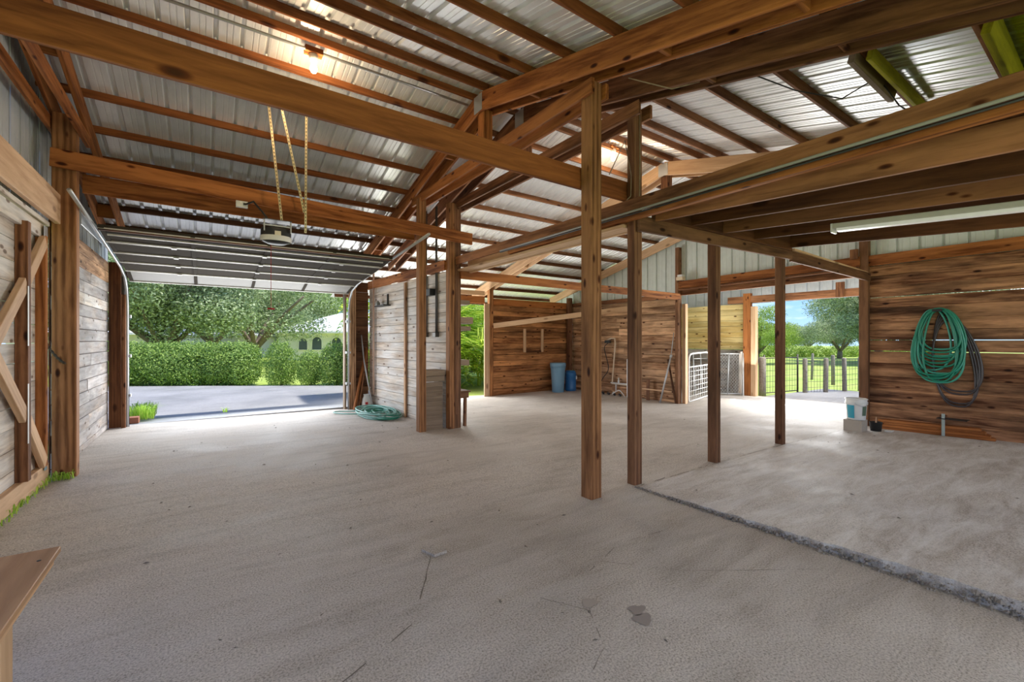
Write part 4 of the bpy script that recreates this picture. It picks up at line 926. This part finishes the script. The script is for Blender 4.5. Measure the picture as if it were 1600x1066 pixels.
# pasture side
tree(1372, 34, .98, 6, 'large pasture oak beside the corner post of the stall', sz=.88)
tree(1312, 42, .72, 9, 'broad pasture oak just past the large one', sz=.7)
tree(1262, 62, .8, 10, 'lower distant trees at the end of the pasture', sz=.6)
tree(1228, 70, .75, 14, 'distant round tree behind the joint post', sz=.6)
tree(1182, 34, .62, 11, 'bright green tree beside the pale post of the stable opening', me=tmb)
tree(1430, 30, 1.1, 12, 'pasture oak hidden behind the hose wall')
br = leafcloud('brush', [(j*1.5, (j % 3)*.3, .5, 1.1, .8, .75) for j in range(-9, 10)], 24000, .09, 5); br.materials.append(BRIGHT)
x, y = cw(1240, 46); o = link('brush_row', br, None, None, Matrix.Translation((x, y, -.3)) @ Matrix.Rotation(math.radians(-35), 4, 'Z')); tag(o, 'yellow green brush along the end of the pasture', 'brush', kind='stuff')
# fence posts and wire
fp = [((15.66, 6.10), .0), ((16.39, 5.79), .03), ((17.33, 5.58), -.05), ((18.46, 5.50), 0.0), ((22.0, 8.3), .08), ((20.1, 6.85), -.02)]
lbs = ['grey fence post nearest the wire gate', 'second grey fence post from the wire gate', 'leaning grey fence post third from the wire gate', 'pale fence post beside the corner of the hose wall', 'thin slanting post far out in the pasture', 'pale post behind the second fence post']
for ((x, y), ln), lb in zip(fp, lbs):
    rr_ = .066 if y < 7 else .05; me = lathemesh([(rr_, -.3), (rr_, 1.12), (rr_*.6, 1.15)], 10)
    o = link('fence_post', me, WFP, None, Matrix.Translation((x, y, -.22)) @ Matrix.Rotation(ln, 4, 'Y')); tag(o, lb, 'post')
ms = []
for z_ in (.0, .18, .36, .54, .72, .86):
    ms.append((tubemesh([(15.66, 6.1, z_), (16.39, 5.79, z_), (17.33, 5.58, z_), (18.46, 5.5, z_)], .006, 4), None))
for i in range(18):
    xx = 15.66+2.8*i/17; yy = 6.1-.42*(i/17) if i < 9 else 5.85-.3*((i-8)/9); ms.append((tubemesh([(xx, yy, -.18), (xx, yy, .86)], .005, 4), None))
o = joined('fence_wire', ms, DKM); tag(o, 'square wire strung along the grey pasture fence posts', 'fence', kind='stuff')
g = tag(thing('yard_gate', (15.2, 6.6, -.2)), 'dark framed square wire gate beside the pasture fence', 'gate')
ga, gb = Vector((14.07, 6.6, 0)), Vector((15.75, 6.35, 0))
for u in (0, 1): q = ga.lerp(gb, u); tube('frame_tube', [(q.x, q.y, -.2), (q.x, q.y, 1.05)], .028, DKM, g)
for z_ in (-.12, .95): tube('frame_tube', [(ga.x, ga.y, z_), (gb.x, gb.y, z_)], .016, DKM, g)
ms = [(tubemesh([tuple(ga.lerp(gb, i/12)+Vector((0, 0, -.12))), tuple(ga.lerp(gb, i/12)+Vector((0, 0, .95)))], .005, 4), None) for i in range(1, 12)]+[(tubemesh([(ga.x, ga.y, z_), (gb.x, gb.y, z_)], .005, 4), None) for z_ in (.05, .22, .39, .56, .73)]
o = joined('wire_mesh', ms, DKM, g); o['kind'] = 'stuff'
o = link('fence_post', lathemesh([(.10, -.1), (.10, 1.13), (.06, 1.16)], 12), WFP, None, Matrix.Translation((13.78, 6.52, -.16))); tag(o, 'stout grey post just outside the pale stable post', 'post')
# houses
STUC = plain('stucco', (.85, .82, .76), .8); SHING = plain('white_roof', (.74, .76, .80), .5); GLS = plain('window_glass', (.08, .10, .12), .15)
def house(cx, cy, rot, w, d, h, rh, label, wins=()):
    t = tag(thing('house', (cx, cy, -.24)), label, 'house'); M = Matrix.Translation((cx, cy, -.24)) @ Matrix.Rotation(rot, 4, 'Z')
    me = boxmesh(w, d, h); link('wall', me, STUC, t, M @ Matrix.Translation((0, 0, h/2)))
    e = .6; a, b = w/2+e, d/2+e; V = [(-a, -b, h), (a, -b, h), (a, b, h), (-a, b, h), (-(w-d)/2-.1, 0, h+rh), ((w-d)/2+.1, 0, h+rh), (-a, -b, h-.15), (a, -b, h-.15), (a, b, h-.15), (-a, b, h-.15)]
    m2 = bpy.data.meshes.new('roof'); m2.from_pydata(V, [], [(0, 1, 5, 4), (1, 2, 5), (2, 3, 4, 5), (3, 0, 4), (6, 7, 1, 0), (7, 8, 2, 1), (8, 9, 3, 2), (9, 6, 0, 3), (9, 8, 7, 6)]); m2.update(); link('roof', m2, SHING, t, M)
    for (wx, ww, wh) in wins:
        P = [(wx-ww, .9), (wx+ww, .9)]+[(wx+ww*math.cos(a_), .9+wh+ww*math.sin(a_)) for a_ in [PI*k/10 for k in range(11)]]
        n = len(P); V = [(p[0], -d/2-.02, p[1]) for p in P]+[(p[0], -d/2+.02, p[1]) for p in P]
        m3 = bpy.data.meshes.new('window'); m3.from_pydata(V, [], [tuple(range(n))]+[(i, (i+1) % n, (i+1) % n+n, i+n) for i in range(n)]); m3.update(); o_ = link('window', m3, GLS, t, M)
        tr_ = tubemesh([(p[0], -d/2-.03, p[1]) for p in P], .06, 5, True); link('window_frame', tr_, STUC, o_, M)
x, y = cw(575, 42); house(x, y, math.radians(-35), 13, 8, 2.5, 1.85, 'white stucco house with arched windows and a pale hip roof', wins=((-4.3, .40, .70), (-3.1, .45, .75), (-1.4, .45, .7), (1, .45, .7)))
x, y = cw(352, 46); house(x, y, math.radians(-30), 9, 7, 2.3, 1.3, 'pale building glimpsed low behind the oak trunk')
x, y = cw(150, 34); house(x, y, math.radians(-20), 7, 6, 2.3, .6, 'pale flat roofed shed behind the hedge end by the grey wall')
# palms in the side garden
def frondmesh(seed, L=1.5):
    r = random.Random(seed); V = []; F = []; P = []
    for k in range(13): u = k/12; P.append(Vector((L*.75*u, 0, L*.75*u-.85*L*u*u*u)))
    st_ = tubemesh(P, .012, 5, taper=.3); V = [tuple(v.co) for v in st_.vertices]; F = [tuple(p.vertices) for p in st_.polygons]
    for k in range(2, 26):
        u = k/26; i = min(11, int(u*12)); p = P[i].lerp(P[i+1], u*12-i); l = .48*math.sin(PI*min(1, u*.9+.12))**.7*L/1.5
        for s in (-1, 1):
            o = len(V); tip = p+Vector((l*.45, s*l, -.12*l+.1*l*r.random())); mid = p.lerp(tip, .5)+Vector((0, 0, .04))
            V += [tuple(p), tuple(mid+Vector((.02, 0, 0))), tuple(mid-Vector((.02, 0, 0))), tuple(tip)]; F += [(o, o+1, o+2), (o+1, o+3, o+2)]
    me = bpy.data.meshes.new('frond'); me.from_pydata(V, [], F); me.update(); me.materials.append(PALM); return me
fms = [frondmesh(s) for s in range(3)]
for i, (x, y, sc, n_, lb) in enumerate(((7.3, 14.2, 1.15, 34, 'yellow green palm clump in the middle of the side opening'), (8.5, 14.4, 1.25, 34, 'yellow green palm clump beside the pale trim post'), (6.2, 14.8, 1.2, 30, 'yellow green palm clump behind the shelf boards'), (8.2, 16.2, 2.4, 40, 'tallest palm clump filling the top of the side opening'), (9.9, 16.4, 1.8, 26, 'palm clump hidden beyond the back wall'), (6.2, 17.0, 1.9, 30, 'palm clump behind the pale plank wall'))):
    t = tag(thing('areca_palm', (x, y, -.24)), lb, 'palm'); r = random.Random(i)
    for k in range(n_):
        a = 2*PI*k/n_*2.4+r.uniform(-.2, .2); hgt = r.uniform(-.1, 1.2)*sc; tilt = r.uniform(-.35, .25)
        M = Matrix.Translation((x+.12*math.cos(a), y+.12*math.sin(a), -.24+hgt)) @ Matrix.Rotation(a, 4, 'Z') @ Matrix.Rotation(tilt, 4, 'Y') @ Matrix.Scale(sc, 4)
        link('frond', fms[k % 3], None, t, M)
    for k in range(2): tube('cane', [(x+.1*math.cos(k), y+.1*math.sin(k), -.3), (x+.2*math.cos(k), y+.2*math.sin(k), 1.6*sc)], .03, PALM, t, n=6)
